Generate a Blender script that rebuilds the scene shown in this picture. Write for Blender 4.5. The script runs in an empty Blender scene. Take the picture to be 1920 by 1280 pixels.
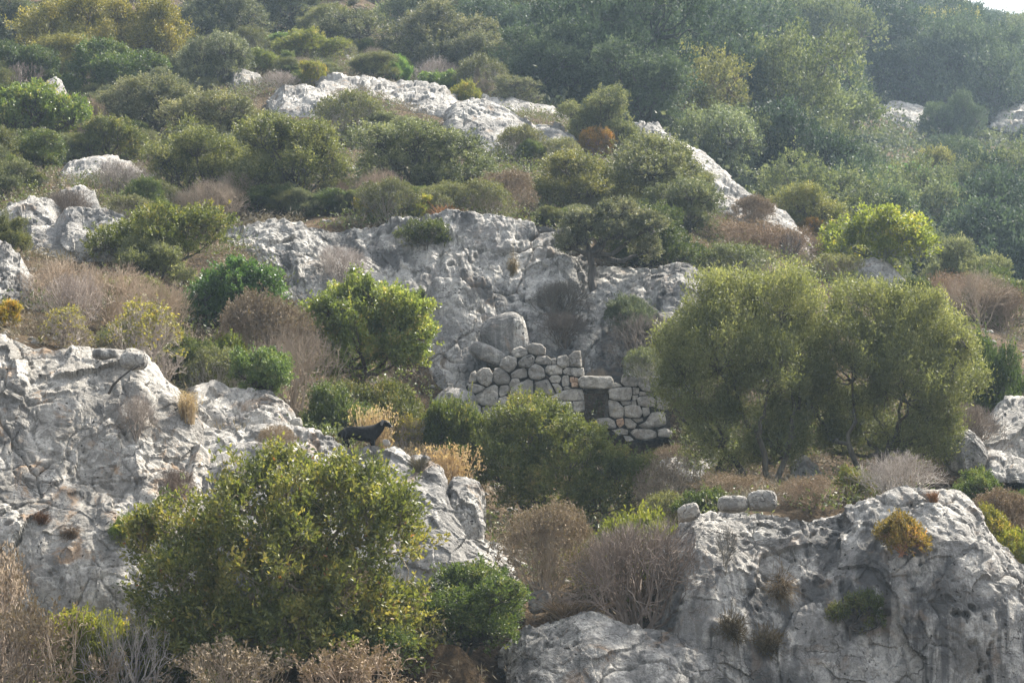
import bpy, math, random
import numpy as np
from mathutils import Vector, Matrix

# ------------------------------------------------------------------ camera, sky, sun, exposure
R = math.radians
scene = bpy.context.scene
COL = scene.collection
FPX = 4516.0                      # focal length in photo pixels (photo 1920 x 1280)
PITCH = R(9.0)
cam_d = bpy.data.cameras.new("camera"); cam = bpy.data.objects.new("camera", cam_d); COL.objects.link(cam)
cam_d.sensor_width = 36.0; cam_d.sensor_fit = 'HORIZONTAL'; cam_d.lens = 36.0 * FPX / 1920.0
cam_d.clip_start = 0.5; cam_d.clip_end = 6000
cam.location = (0, 0, 0); cam.rotation_euler = (R(90) + PITCH, 0, 0)
scene.camera = cam

SUN_EL, SUN_AZ = R(50), R(48)     # azimuth measured from +Y (view direction) towards +X
w = bpy.data.worlds.new("World"); scene.world = w; w.use_nodes = True
nt = w.node_tree; nt.nodes.clear()
sky = nt.nodes.new('ShaderNodeTexSky'); sky.sky_type = 'NISHITA'; sky.sun_disc = False
sky.sun_elevation = SUN_EL; sky.sun_rotation = SUN_AZ; sky.air_density = 1.0; sky.dust_density = 4.0; sky.ozone_density = 1.0
bg = nt.nodes.new('ShaderNodeBackground'); bg.inputs['Strength'].default_value = 0.13
wo = nt.nodes.new('ShaderNodeOutputWorld')
hz = nt.nodes.new('ShaderNodeHueSaturation'); hz.inputs['Saturation'].default_value = 0.30      # thin high cloud whitens the sky
nt.links.new(sky.outputs[0], hz.inputs['Color']); nt.links.new(hz.outputs[0], bg.inputs['Color']); nt.links.new(bg.outputs[0], wo.inputs['Surface'])
sd = bpy.data.lights.new("sun", 'SUN'); so = bpy.data.objects.new("sun", sd); COL.objects.link(so)
sd.energy = 5.0; sd.angle = R(3.0); sd.color = (1.0, 0.92, 0.79)
sdir = Vector((math.cos(SUN_EL) * math.sin(SUN_AZ), math.cos(SUN_EL) * math.cos(SUN_AZ), math.sin(SUN_EL)))
so.rotation_euler = sdir.to_track_quat('Z', 'Y').to_euler(); so.location = (0, 0, 150)
vs = scene.view_settings; vs.view_transform = 'Standard'; vs.look = 'None'; vs.gamma = 1; vs.exposure = 1.45
scene.render.engine = 'CYCLES'
cy = scene.cycles
cy.use_denoising = True; cy.max_bounces = 6; cy.diffuse_bounces = 3; cy.glossy_bounces = 2
cy.transmission_bounces = 4; cy.volume_bounces = 0; cy.caustics_reflective = False; cy.caustics_refractive = False
cy.sample_clamp_indirect = 4

rng = np.random.default_rng(7)
random.seed(7)

# ------------------------------------------------------------------ photo pixel + distance -> point on that line of sight
cP, sP = math.cos(PITCH), math.sin(PITCH)
def ray(px, row):
    X = (np.asarray(px, float) - 960) / FPX; Z = (640 - np.asarray(row, float)) / FPX
    X, Z = np.broadcast_arrays(X, Z)
    return np.stack([X, cP - Z * sP, sP + Z * cP], -1)
def at(px, row, D):
    r = ray(px, row); return r * (np.asarray(D, float) / r[..., 1])[..., None]

# ------------------------------------------------------------------ numpy noise
def _hash(ix, iy, iz, seed):
    h = (ix.astype(np.int64) * 374761393 + iy.astype(np.int64) * 668265263 + iz.astype(np.int64) * 2147483647 + seed * 974634777) & 0xFFFFFFFF
    h = ((h ^ (h >> 13)) * 1274126177) & 0xFFFFFFFF
    h = ((h ^ (h >> 16)) * 2246822519) & 0xFFFFFFFF
    return ((h ^ (h >> 15)) & 0xFFFFFF) / float(0xFFFFFF)
def noise(P, seed=0):
    F = np.floor(P); f = P - F; u = f * f * (3 - 2 * f)
    ix, iy, iz = F[..., 0], F[..., 1], F[..., 2]
    out = 0
    for dx in (0, 1):
        for dy in (0, 1):
            for dz in (0, 1):
                w_ = (u[..., 0] if dx else 1 - u[..., 0]) * (u[..., 1] if dy else 1 - u[..., 1]) * (u[..., 2] if dz else 1 - u[..., 2])
                out = out + w_ * _hash(ix + dx, iy + dy, iz + dz, seed)
    return out * 2 - 1
def fbm(P, o=4, seed=0, g=0.5):
    a, s, t = 1.0, 0.0, 0.0
    for k in range(o):
        s = s + a * noise(P * (2.03 ** k) + 17.3 * k, seed + k); t += a; a *= g
    return s / t
def worley(P, seed=0):
    F = np.floor(P); f1 = np.full(P.shape[:-1], 9.0); f2 = f1.copy()
    for dx in (-1, 0, 1):
        for dy in (-1, 0, 1):
            for dz in (-1, 0, 1):
                cx, cy_, cz = F[..., 0] + dx, F[..., 1] + dy, F[..., 2] + dz
                q = np.stack([cx + _hash(cx, cy_, cz, seed), cy_ + _hash(cx, cy_, cz, seed + 1), cz + _hash(cx, cy_, cz, seed + 2)], -1)
                d = np.sqrt(((q - P) ** 2).sum(-1))
                n1 = d < f1
                f2 = np.where(n1, f1, np.minimum(f2, d)); f1 = np.where(n1, d, f1)
    return f1, f2

def facets(P, seed=0, k=.35):
    """each cell is a plane tilted its own way: broken rock"""
    F = np.floor(P); f1 = np.full(P.shape[:-1], 9.0); val = np.zeros(P.shape[:-1])
    for dx in (-1, 0, 1):
        for dy in (-1, 0, 1):
            for dz in (-1, 0, 1):
                a, b, c = F[..., 0] + dx, F[..., 1] + dy, F[..., 2] + dz
                h = [_hash(a, b, c, seed + i) for i in range(7)]
                q = P - np.stack([a + h[0], b + h[1], c + h[2]], -1); d = np.sqrt((q ** 2).sum(-1))
                v = (q[..., 0] * (h[3] - .5) + q[..., 1] * (h[4] - .5) + q[..., 2] * (h[5] - .5)) * 2 * k + (h[6] - .5) * k * .7
                n1 = d < f1; val = np.where(n1, v, val); f1 = np.where(n1, d, f1)
    return val

# ------------------------------------------------------------------ mesh helpers
def make_mesh(name, verts, faces, mat=None, smooth=True, tint=None):
    """faces: (n,k) int array"""
    me = bpy.data.meshes.new(name)
    verts = np.ascontiguousarray(verts, np.float32); faces = np.ascontiguousarray(faces, np.int32)
    n, k = faces.shape
    me.vertices.add(len(verts)); me.vertices.foreach_set('co', verts.ravel())
    me.loops.add(n * k); me.loops.foreach_set('vertex_index', faces.ravel())
    me.polygons.add(n); me.polygons.foreach_set('loop_start', np.arange(0, n * k, k, dtype=np.int32))
    me.polygons.foreach_set('loop_total', np.full(n, k, np.int32))
    me.polygons.foreach_set('use_smooth', np.full(n, smooth, bool))
    if tint is not None:
        a = me.attributes.new('tint', 'FLOAT', 'POINT'); a.data.foreach_set('value', np.ascontiguousarray(tint, np.float32))
    me.update(calc_edges=True)
    if mat: me.materials.append(mat)
    return me
def link(name, me, parent=None, loc=None):
    o = bpy.data.objects.new(name, me); COL.objects.link(o)
    if parent: o.parent = parent
    if loc is not None: o.location = loc
    return o
def tag(o, label=None, cat=None, group=None, kind=None):
    if label: o['label'] = label
    if cat: o['category'] = cat
    if group: o['group'] = group
    if kind: o['kind'] = kind
    return o
def grid_faces(nu, nv):
    i = np.arange(nu - 1)[:, None] * nv + np.arange(nv - 1)[None, :]
    return np.stack([i, i + nv, i + nv + 1, i + 1], -1).reshape(-1, 4)

# ------------------------------------------------------------------ materials
def new_mat(name):
    m = bpy.data.materials.new(name); m.use_nodes = True; t = m.node_tree; t.nodes.clear()
    out = t.nodes.new('ShaderNodeOutputMaterial')
    def N(kind, **kw):
        n = t.nodes.new(kind)
        for a, b in kw.items():
            if a.startswith('i_'): n.inputs[a[2:].replace('_', ' ')].default_value = b
            else: setattr(n, a, b)
        return n
    return m, t, out, N, t.links.new
def ramp(N, stops):
    r = N('ShaderNodeValToRGB'); e = r.color_ramp.elements
    while len(e) > 1: e.remove(e[-1])
    e[0].position = stops[0][0]; e[0].color = stops[0][1]
    for p, c in stops[1:]:
        x = e.new(p); x.color = c
    return r
def g4(v): return (v, v, v, 1)
def rock_material(name, light=(0.60, 0.575, 0.53), grey=(0.31, 0.30, 0.285), dark=(0.10, 0.10, 0.10), stain=(0.40, 0.26, 0.15), streak=0.5, warm=0.5, bump=1.0, seed=0.0, vstr=3.5):
    m, t, out, N, L = new_mat(name)
    tc = N('ShaderNodeNewGeometry'); mp = N('ShaderNodeMapping'); mp.inputs['Location'].default_value = (seed, seed * .7, seed * 1.3)
    L(tc.outputs['Position'], mp.inputs['Vector']); P = mp.outputs[0]
    def nz(scale, det=6, rough=0.6, vec=P, dist=0.0):
        n = N('ShaderNodeTexNoise'); n.inputs['Scale'].default_value = scale; n.inputs['Detail'].default_value = det
        n.inputs['Roughness'].default_value = rough; n.inputs['Distortion'].default_value = dist; L(vec, n.inputs['Vector']); return n.outputs['Fac']
    def mix(a, b, f, mode='MIX'):
        x = N('ShaderNodeMix', data_type='RGBA', blend_type=mode)
        for s, v in ((6, a), (7, b)):
            if hasattr(v, 'is_output'): L(v, x.inputs[s])
            else: x.inputs[s].default_value = (*v, 1)
        if hasattr(f, 'is_output'): L(f, x.inputs[0])
        else: x.inputs[0].default_value = f
        return x.outputs[2]
    def rmp(src, a, b, hi=1.0):
        r = N('ShaderNodeMapRange'); r.inputs[1].default_value = a; r.inputs[2].default_value = b; r.inputs[4].default_value = hi
        r.interpolation_type = 'SMOOTHSTEP'; L(src, r.inputs[0]); return r.outputs[0]
    c = mix(light, grey, rmp(nz(0.9, 10, 0.68, dist=0.4), 0.40, 0.56))
    c = mix(c, tuple(min(1, v * 1.25) for v in light), rmp(nz(2.3, 9, 0.7, dist=.6), 0.52, 0.62, 0.75))
    c = mix(c, tuple(v * .75 for v in grey), rmp(nz(9, 8, 0.8), 0.50, 0.58, 0.5))
    c = mix(c, tuple(v * .5 for v in grey), rmp(nz(22, 5, 0.8), 0.53, 0.62, 0.6))
    c = mix(c, tuple(min(.8, v * 1.35) for v in light), rmp(nz(17, 5, 0.8), 0.58, 0.68, 0.5))
    # vertical rain streaks
    ms = N('ShaderNodeMapping'); ms.inputs['Scale'].default_value = (1, 1, 0.10); L(P, ms.inputs['Vector'])
    s1 = rmp(nz(1.5, 6, 0.62, ms.outputs[0], 0.3), 0.46, 0.55); 
    big = rmp(nz(0.35, 3, 0.5), 0.42, 0.52)
    mm = N('ShaderNodeMath', operation='MULTIPLY'); L(s1, mm.inputs[0]); L(big, mm.inputs[1])
    m2 = N('ShaderNodeMath', operation='MULTIPLY'); L(mm.outputs[0], m2.inputs[0]); m2.inputs[1].default_value = streak
    c = mix(c, dark, m2.outputs[0])
    ms3 = N('ShaderNodeMapping'); ms3.inputs['Scale'].default_value = (1, 1, .07); L(P, ms3.inputs['Vector'])
    c = mix(c, tuple(v * .5 for v in grey), rmp(nz(5.5, 5, .65, ms3.outputs[0], .2), .52, .62, streak * .7))
    # warm earthy stains
    ws = rmp(nz(1.1, 8, 0.7, dist=1.0), 0.55, 0.66, warm); c = mix(c, stain, ws)
    at_ = N('ShaderNodeAttribute', attribute_name='tint')           # soil and roots held in the crevices
    c = mix(c, (0.17, 0.125, 0.085), rmp(at_.outputs['Fac'], 0.45, 0.95, 0.75))
    # pits and lichen specks
    v = N('ShaderNodeTexVoronoi', feature='F1'); v.inputs['Scale'].default_value = 7.0; v.inputs['Randomness'].default_value = 1
    dw = N('ShaderNodeVectorMath', operation='ADD'); nn = N('ShaderNodeTexNoise'); nn.inputs['Scale'].default_value = 6; L(P, nn.inputs['Vector'])
    sc = N('ShaderNodeVectorMath', operation='SCALE'); L(nn.outputs['Color'], sc.inputs[0]); sc.inputs['Scale'].default_value = 0.22
    L(P, dw.inputs[0]); L(sc.outputs[0], dw.inputs[1]); L(dw.outputs[0], v.inputs['Vector'])
    pit = rmp(v.outputs['Distance'], 0.26, 0.10); pm = rmp(nz(1.7, 4, 0.6), 0.50, 0.62)
    pp = N('ShaderNodeMath', operation='MULTIPLY'); L(pit, pp.inputs[0]); L(pm, pp.inputs[1])
    c = mix(c, (0.06, 0.055, 0.05), pp.outputs[0])
    # cracks
    vc = N('ShaderNodeTexVoronoi', feature='DISTANCE_TO_EDGE'); vc.inputs['Scale'].default_value = 1.7; L(dw.outputs[0], vc.inputs['Vector'])
    ck = rmp(vc.outputs['Distance'], 0.024, 0.0); cm = rmp(nz(0.8, 3, .5), 0.52, 0.62, 0.5)
    cc = N('ShaderNodeMath', operation='MULTIPLY'); L(ck, cc.inputs[0]); L(cm, cc.inputs[1])
    c = mix(c, (0.07, 0.06, 0.055), cc.outputs[0])
    oi = N('ShaderNodeObjectInfo'); hs = N('ShaderNodeMix', data_type='RGBA', blend_type='MULTIPLY'); hs.inputs[0].default_value = 1
    L(c, hs.inputs[6]); L(oi.outputs['Color'], hs.inputs[7]); c = hs.outputs[2]
    # bump
    hsum = N('ShaderNodeMath', operation='ADD'); L(nz(5, 12, 0.72), hsum.inputs[0])
    h2 = N('ShaderNodeMath', operation='MULTIPLY_ADD'); L(pp.outputs[0], h2.inputs[0]); h2.inputs[1].default_value = -0.45; L(hsum.outputs[0], h2.inputs[2])
    h3 = N('ShaderNodeMath', operation='MULTIPLY_ADD'); L(cc.outputs[0], h3.inputs[0]); h3.inputs[1].default_value = -0.5; L(h2.outputs[0], h3.inputs[2])
    bp = N('ShaderNodeBump'); bp.inputs['Strength'].default_value = 0.9; bp.inputs['Distance'].default_value = 0.20 * bump; L(h3.outputs[0], bp.inputs['Height'])
    b = N('ShaderNodeBsdfPrincipled'); b.inputs['Roughness'].default_value = 0.92; b.inputs['Specular IOR Level'].default_value = 0.2
    L(c, b.inputs['Base Color']); L(bp.outputs[0], b.inputs['Normal']); L(b.outputs[0], out.inputs[0])
    return m
def leaf_material(name, cols, rough=0.5, spec=0.35, trans=0.35):
    """cols: ramp of leaf colours picked by the leaf's own random value"""
    ds = {'far_leaves': .34, 'lentisk_leaves': .15, 'oak_leaves': .20, 'carob_leaves': .20, 'yellowing_leaves': .15, 'pine_needles': .2}.get(name, .22)
    cols = [(p, tuple(v * (1 - ds) + (.3 * c[0] + .6 * c[1] + .1 * c[2]) * ds for v in c)) for p, c in cols]
    m, t, out, N, L = new_mat(name)
    a = N('ShaderNodeAttribute', attribute_name='tint')
    r = ramp(N, [(p, (*c, 1)) for p, c in cols]); L(a.outputs['Fac'], r.inputs[0])
    oi = N('ShaderNodeObjectInfo'); x = N('ShaderNodeMix', data_type='RGBA', blend_type='MULTIPLY'); x.inputs[0].default_value = 1
    L(r.outputs[0], x.inputs[6]); L(oi.outputs['Color'], x.inputs[7])
    b = N('ShaderNodeBsdfPrincipled'); b.inputs['Roughness'].default_value = rough; b.inputs['Specular IOR Level'].default_value = spec
    L(x.outputs[2], b.inputs['Base Color'])
    tr = N('ShaderNodeBsdfTranslucent'); y = N('ShaderNodeMix', data_type='RGBA', blend_type='MULTIPLY'); y.inputs[0].default_value = 1
    L(x.outputs[2], y.inputs[6]); y.inputs[7].default_value = (1.4, 1.4, 0.8, 1); L(y.outputs[2], tr.inputs['Color'])
    ms = N('ShaderNodeMixShader'); ms.inputs[0].default_value = trans
    L(b.outputs[0], ms.inputs[1]); L(tr.outputs[0], ms.inputs[2]); L(ms.outputs[0], out.inputs[0])
    return m
def bark_material(name, c1, c2, scale=14):
    m, t, out, N, L = new_mat(name)
    tc = N('ShaderNodeTexCoord'); mp = N('ShaderNodeMapping'); mp.inputs['Scale'].default_value = (1, 1, .25); L(tc.outputs['Object'], mp.inputs[0])
    n = N('ShaderNodeTexNoise'); n.inputs['Scale'].default_value = scale; n.inputs['Detail'].default_value = 6; L(mp.outputs[0], n.inputs['Vector'])
    r = ramp(N, [(0.35, (*c1, 1)), (0.65, (*c2, 1))]); L(n.outputs['Fac'], r.inputs[0])
    oi = N('ShaderNodeObjectInfo'); x = N('ShaderNodeMix', data_type='RGBA', blend_type='MULTIPLY'); x.inputs[0].default_value = 1
    L(r.outputs[0], x.inputs[6]); L(oi.outputs['Color'], x.inputs[7])
    b = N('ShaderNodeBsdfPrincipled'); b.inputs['Roughness'].default_value = 0.9; L(x.outputs[2], b.inputs['Base Color']); L(b.outputs[0], out.inputs[0])
    return m
M = {}
M['rock'] = rock_material('limestone', streak=0.6, warm=0.45)
M['rock_stain'] = rock_material('limestone_streaked', light=(0.56, 0.54, 0.50), grey=(0.31, 0.30, 0.285), streak=0.9, warm=0.25, seed=13.0)
M['rock_warm'] = rock_material('limestone_warm', light=(0.62, 0.59, 0.54), grey=(0.34, 0.32, 0.29), streak=0.5, warm=0.75, seed=31.0)
M['rock_far'] = rock_material('limestone_far', light=(0.52, 0.50, 0.465), grey=(0.30, 0.292, 0.28), streak=0.5, warm=0.35, seed=5.0)
M['block'] = rock_material('cut_limestone', light=(0.50, 0.475, 0.43), grey=(0.29, 0.28, 0.26), streak=0.0, warm=0.15, bump=0.6, seed=50.0)
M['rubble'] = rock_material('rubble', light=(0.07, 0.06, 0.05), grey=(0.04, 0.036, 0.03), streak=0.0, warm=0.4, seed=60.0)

def S(*c): return tuple(c)
M['oak'] = leaf_material('oak_leaves', [(0, S(0.074, 0.089, 0.049)), (.45, S(0.119, 0.132, 0.074)), (.85, S(0.182, 0.189, 0.115)), (1, S(0.270, 0.257, 0.162))], .55, .3, .3)
M['phil'] = leaf_material('phillyrea_leaves', [(0, S(0.062, 0.081, 0.029)), (.5, S(0.124, 0.140, 0.047)), (.9, S(0.202, 0.208, 0.081)), (1, S(0.260, 0.247, 0.104))], .5, .35, .35)
M['lent'] = leaf_material('lentisk_leaves', [(0, S(.048, .068, .020)), (.5, S(.090, .115, .032)), (.9, S(.145, .165, .048)), (1, S(.22, .19, .07))], .48, .35, .35)
M['carob'] = leaf_material('carob_leaves', [(0, S(0.058, 0.111, 0.029)), (.5, S(0.111, 0.182, 0.039)), (.9, S(0.182, 0.247, 0.058)), (1, S(0.234, 0.234, 0.078))], .38, .5, .4)
M['arb'] = leaf_material('arbutus_leaves', [(0, S(0.046, 0.072, 0.019)), (.45, S(0.091, 0.124, 0.029)), (.93, S(0.20, 0.205, 0.05)), (.955, S(0.20, 0.205, 0.05)), (.963, S(0.22, 0.08, 0.03)), (.972, S(0.24, 0.10, 0.04)), (.98, S(0.22, 0.21, 0.06)), (1, S(0.23, 0.215, 0.065))], .45, .4, .38)
M['olive'] = leaf_material('olive_leaves', [(0, S(0.075, 0.090, 0.031)), (.5, S(0.125, 0.144, 0.053)), (.9, S(0.200, 0.213, 0.088)), (1, S(0.263, 0.263, 0.125))], .5, .4, .42)
M['pine'] = leaf_material('pine_needles', [(0, S(0.100, 0.140, 0.030)), (.5, S(0.160, 0.210, 0.045)), (1, S(0.250, 0.280, 0.070))], .5, .3, .45)
M['yel'] = leaf_material('yellowing_leaves', [(0, S(0.100, 0.110, 0.025)), (.5, S(0.170, 0.170, 0.035)), (.85, S(0.270, 0.240, 0.050)), (1, S(0.400, 0.260, 0.060))], .5, .3, .45)
M['far'] = leaf_material('far_leaves', [(0, S(0.041, 0.065, 0.032)), (.5, S(0.081, 0.108, 0.051)), (1, S(0.149, 0.176, 0.088))], .6, .2, .3)
M['dryleaf'] = leaf_material('dry_seed_heads', [(0, S(.14, .115, .078)), (.5, S(.235, .195, .13)), (1, S(.36, .30, .21))], .8, .1, .08)
M['straw'] = leaf_material('straw', [(0, S(.32, .22, .11)), (.5, S(.44, .31, .17)), (1, S(.58, .45, .28))], .7, .2, .3)
M['bark'] = bark_material('bark_dark', (.045, .040, .036), (.10, .09, .08))
M['bark_g'] = bark_material('bark_grey', (.12, .11, .10), (.24, .22, .20))
M['twig'] = bark_material('dry_twigs', (.235, .20, .15), (.45, .395, .31), 3)
M['twig_g'] = bark_material('grey_twigs', (.20, .18, .165), (.44, .41, .38), 3)
M['twig_d'] = bark_material('dark_twigs', (.10, .085, .07), (.23, .20, .175), 3)

def ground_material():
    m, t, out, N, L = new_mat('hillside_soil')
    g = N('ShaderNodeNewGeometry')
    def nz(s, d=6, r=.6):
        n = N('ShaderNodeTexNoise'); n.inputs['Scale'].default_value = s; n.inputs['Detail'].default_value = d; n.inputs['Roughness'].default_value = r
        L(g.outputs['Position'], n.inputs['Vector']); return n
    a = nz(1.2, 8, .7); r = ramp(N, [(.3, (.045, .035, .025, 1)), (.5, (.12, .085, .055, 1)), (.62, (.20, .15, .10, 1)), (.75, (.28, .26, .23, 1))]); L(a.outputs['Fac'], r.inputs[0])
    b2 = nz(11, 6, .7); r2 = ramp(N, [(.4, (.5, .5, .5, 1)), (.65, (1.3, 1.25, 1.1, 1))]); L(b2.outputs['Fac'], r2.inputs[0])
    x = N('ShaderNodeMix', data_type='RGBA', blend_type='MULTIPLY'); x.inputs[0].default_value = 1; L(r.outputs[0], x.inputs[6]); L(r2.outputs[0], x.inputs[7])
    bp = N('ShaderNodeBump'); bp.inputs['Distance'].default_value = .25; L(b2.outputs['Fac'], bp.inputs['Height'])
    b = N('ShaderNodeBsdfPrincipled'); b.inputs['Roughness'].default_value = .95; b.inputs['Specular IOR Level'].default_value = .1
    L(x.outputs[2], b.inputs['Base Color']); L(bp.outputs[0], b.inputs['Normal']); L(b.outputs[0], out.inputs[0])
    return m
M['ground'] = ground_material()

# ------------------------------------------------------------------ the hillside: profiles (distance, row on the line of sight)
PROF = {
 -400: [(45.5,1300),(47.5,1180),(50.5,700),(58,600),(66,460),(80,330),(100,210),(130,60),(150,-20),(200,-120),(330,-220)],
 0:    [(45.5,1320),(47.5,1150),(50.5,660),(54,620),(58,560),(62,490),(66,440),(72,375),(80,312),(90,245),(100,190),(112,130),(130,50),(150,-30),(200,-130),(330,-220)],
 200:  [(45.5,1330),(47.5,1160),(50.5,690),(54,650),(58,590),(62,530),(66,480),(70,400),(80,335),(90,265),(100,205),(112,140),(130,60),(150,-20),(200,-120),(330,-210)],
 400:  [(45.5,1330),(47.5,1180),(50,840),(53,790),(56,720),(60,630),(64,550),(67,490),(70,445),(76,395),(84,335),(92,270),(102,200),(115,130),(130,70),(150,0),(200,-110),(330,-190)],
 640:  [(46,1200),(49,880),(51.5,838),(54,858),(56,840),(60,780),(64,710),(67,650),(71,430),(78,372),(88,300),(98,215),(106,170),(115,120),(135,55),(155,5),(200,-80),(330,-170)],
 850:  [(46,1210),(50,1000),(53,975),(57,920),(62,880),(65,870),(67,700),(71,430),(78,375),(88,320),(96,270),(104,205),(118,165),(135,115),(165,60),(200,0),(240,-60),(330,-130)],
 1000: [(45,1420),(46,1230),(48,1140),(52,1030),(56,980),(60,920),(65.3,880),(67,710),(71,450),(78,400),(86,350),(94,285),(100,225),(115,200),(140,125),(175,65),(215,10),(260,-40),(330,-90)],
 1200: [(45,1420),(46,1230),(48,1120),(52,1010),(58,950),(65.3,890),(67,740),(71,530),(76,460),(84,395),(92,320),(98,250),(108,265),(122,245),(145,170),(180,100),(220,40),(265,-10),(330,-60)],
 1400: [(45.5,1420),(47.2,1060),(48,965),(50,945),(56,915),(62,840),(68,650),(72,545),(78,480),(86,410),(90,385),(98,410),(108,425),(125,330),(150,240),(185,160),(225,90),(275,30),(330,-20)],
 1600: [(45.5,1420),(47.5,1060),(48.3,955),(50,935),(56,905),(64,770),(70,610),(76,540),(82,520),(88,535),(98,565),(112,540),(130,420),(155,300),(190,210),(230,120),(280,55),(330,10),(350,30)],
 1800: [(45.5,1420),(47.5,1100),(48.6,990),(50,975),(56,935),(62,820),(70,660),(78,580),(86,590),(98,640),(112,600),(132,440),(160,330),(195,230),(235,130),(285,60),(325,25),(350,60)],
 1920: [(45.5,1420),(47.5,1160),(49,1085),(52,1010),(57,935),(61,880),(66,760),(74,650),(82,610),(95,660),(112,640),(132,470),(160,350),(195,240),(240,140),(285,82),(325,38),(350,90)],
 2400: [(45.5,1420),(47.5,1180),(49,1110),(52,1030),(57,950),(61,900),(66,780),(74,660),(82,620),(95,660),(112,640),(132,470),(160,370),(195,260),(240,170),(285,110),(325,90),(350,120)],
}
def row_of(px, D):
    """photo row of the ground at column px and distance D (arrays)"""
    keys = sorted(PROF); px = np.asarray(px, float); D = np.asarray(D, float)
    tab = np.stack([np.interp(D, [a for a, b in PROF[k]], [b for a, b in PROF[k]]) for k in keys])
    kx = np.clip(np.interp(px, keys, range(len(keys))), 0, len(keys) - 1.0001); i = kx.astype(int); f = kx - i
    f = f * f * (3 - 2 * f)
    idx = np.indices(px.shape)
    return tab[(i, *idx)] * (1 - f) + tab[(i + 1, *idx)] * f
pxs = np.concatenate([np.linspace(-6000, -420, 30), np.arange(-400, 2360, 14), np.linspace(2380, 8000, 30)])
Ds = np.concatenate([np.array([1, 6, 12, 20, 28, 34, 38]), np.arange(40, 76, .35), np.geomspace(76, 352, 190), np.array([370, 400, 450, 520, 650, 900, 1500, 3000, 5000])])
PX, DD = np.meshgrid(pxs, Ds, indexing='ij')
rows = row_of(PX, DD)
Pt = at(PX, rows, DD)
near = DD < 42                     # flat valley floor towards the camera
zf = np.interp(DD, [1, 20, 38, 42], [-1.7, -1.8, -0.6, 0.0])
k = np.clip((DD - 34) / 8, 0, 1); Pt[..., 2] = np.where(near, zf * (1 - k) + Pt[..., 2] * k * (DD >= 42) + zf * k * (DD < 42), Pt[..., 2])
Pt[..., 2] = np.where(DD < 42, zf * (1 - k) + (k) * np.minimum(Pt[..., 2], zf + 1.0), Pt[..., 2])
far = DD > 352
Pt[..., 2] = np.where(far, Pt[..., 2] * 0 + at(PX, row_of(PX, DD * 0 + 350.), DD * 0 + 350.)[..., 2] * np.clip(1 - (DD - 350) / 500, .15, 1), Pt[..., 2])
amp = np.clip(DD / 60, .2, 3)
Pt[..., 2] += amp * (0.35 * fbm(Pt / np.array([5, 5, 1e9]), 4, 3) + .12 * fbm(Pt / np.array([1.1, 1.1, 1e9]), 3, 9))
gm = make_mesh('ground', Pt.reshape(-1, 3), grid_faces(*PX.shape), M['ground'])
ground = tag(link('ground', gm), kind='structure')

# ------------------------------------------------------------------ limestone outcrops
def rock_disp(P, s=1.0, flute=0.10, seed=0):
    """metres of displacement at P: lumps, ledges, vertical flutes, block joints, pits; also returns how deep in a joint"""
    Q = P + 0.35 * s * np.stack([fbm(P / (1.1 * s) + 5, 3, seed + 50), fbm(P / (1.1 * s) + 9, 3, seed + 60), fbm(P / (1.1 * s) + 2, 3, seed + 70)], -1)
    d = 0.50 * s * fbm(Q / (2.8 * s), 4, seed, .42)
    rid = np.abs(fbm(Q / np.array([1.3, 1.3, 2.0]) / s, 5, seed + 5, .55))
    d += 0.34 * s * (np.minimum(rid, .28) - .12) * .45 + s * .42 * facets(Q / np.array([1.5, 1.5, 2.1]) / s + 4, seed + 14) + s * .13 * facets(Q / np.array([.5, .5, .65]) / s, seed + 24)
    d += 0.0                       # rounded ribs between sharp grooves
    f1, f2 = worley(Q / np.array([1.7, 1.7, 2.3]) / s, seed + 11)
    gj = np.clip(fbm(P / (2.5 * s) + 1, 2, seed + 33) * 3 + .5, 0, 1)
    j = np.exp(-(f2 - f1) / 0.025) * gj; d += -0.11 * s * j
    f1b, f2b = worley(Q / np.array([.55, .55, .7]) / s + 3.3, seed + 21)
    gate = np.clip(fbm(P / (1.8 * s) + 8, 2, seed + 31) * 3 + .4, 0, 1)
    jb = np.exp(-(f2b - f1b) / 0.04) * gate; d += -0.055 * jb * s
    d += flute * s * (np.abs(fbm(Q / np.array([.5, .5, 3.6]) / s, 4, seed + 41, .6)) * 1.3 - .3)
    f1c, _ = worley(Q / (0.22 * s), seed + 71); pg = np.clip(fbm(P / (.9 * s), 2, seed + 81) * 3 + .15, 0, 1)
    d -= 0.13 * s * np.clip(1 - f1c / .36, 0, 1) ** .7 * pg
    d += 0.036 * s * fbm(P / (.30 * s), 4, seed + 91, .7)
    return d, np.clip(np.maximum(j, jb * .8), 0, 1)
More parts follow.
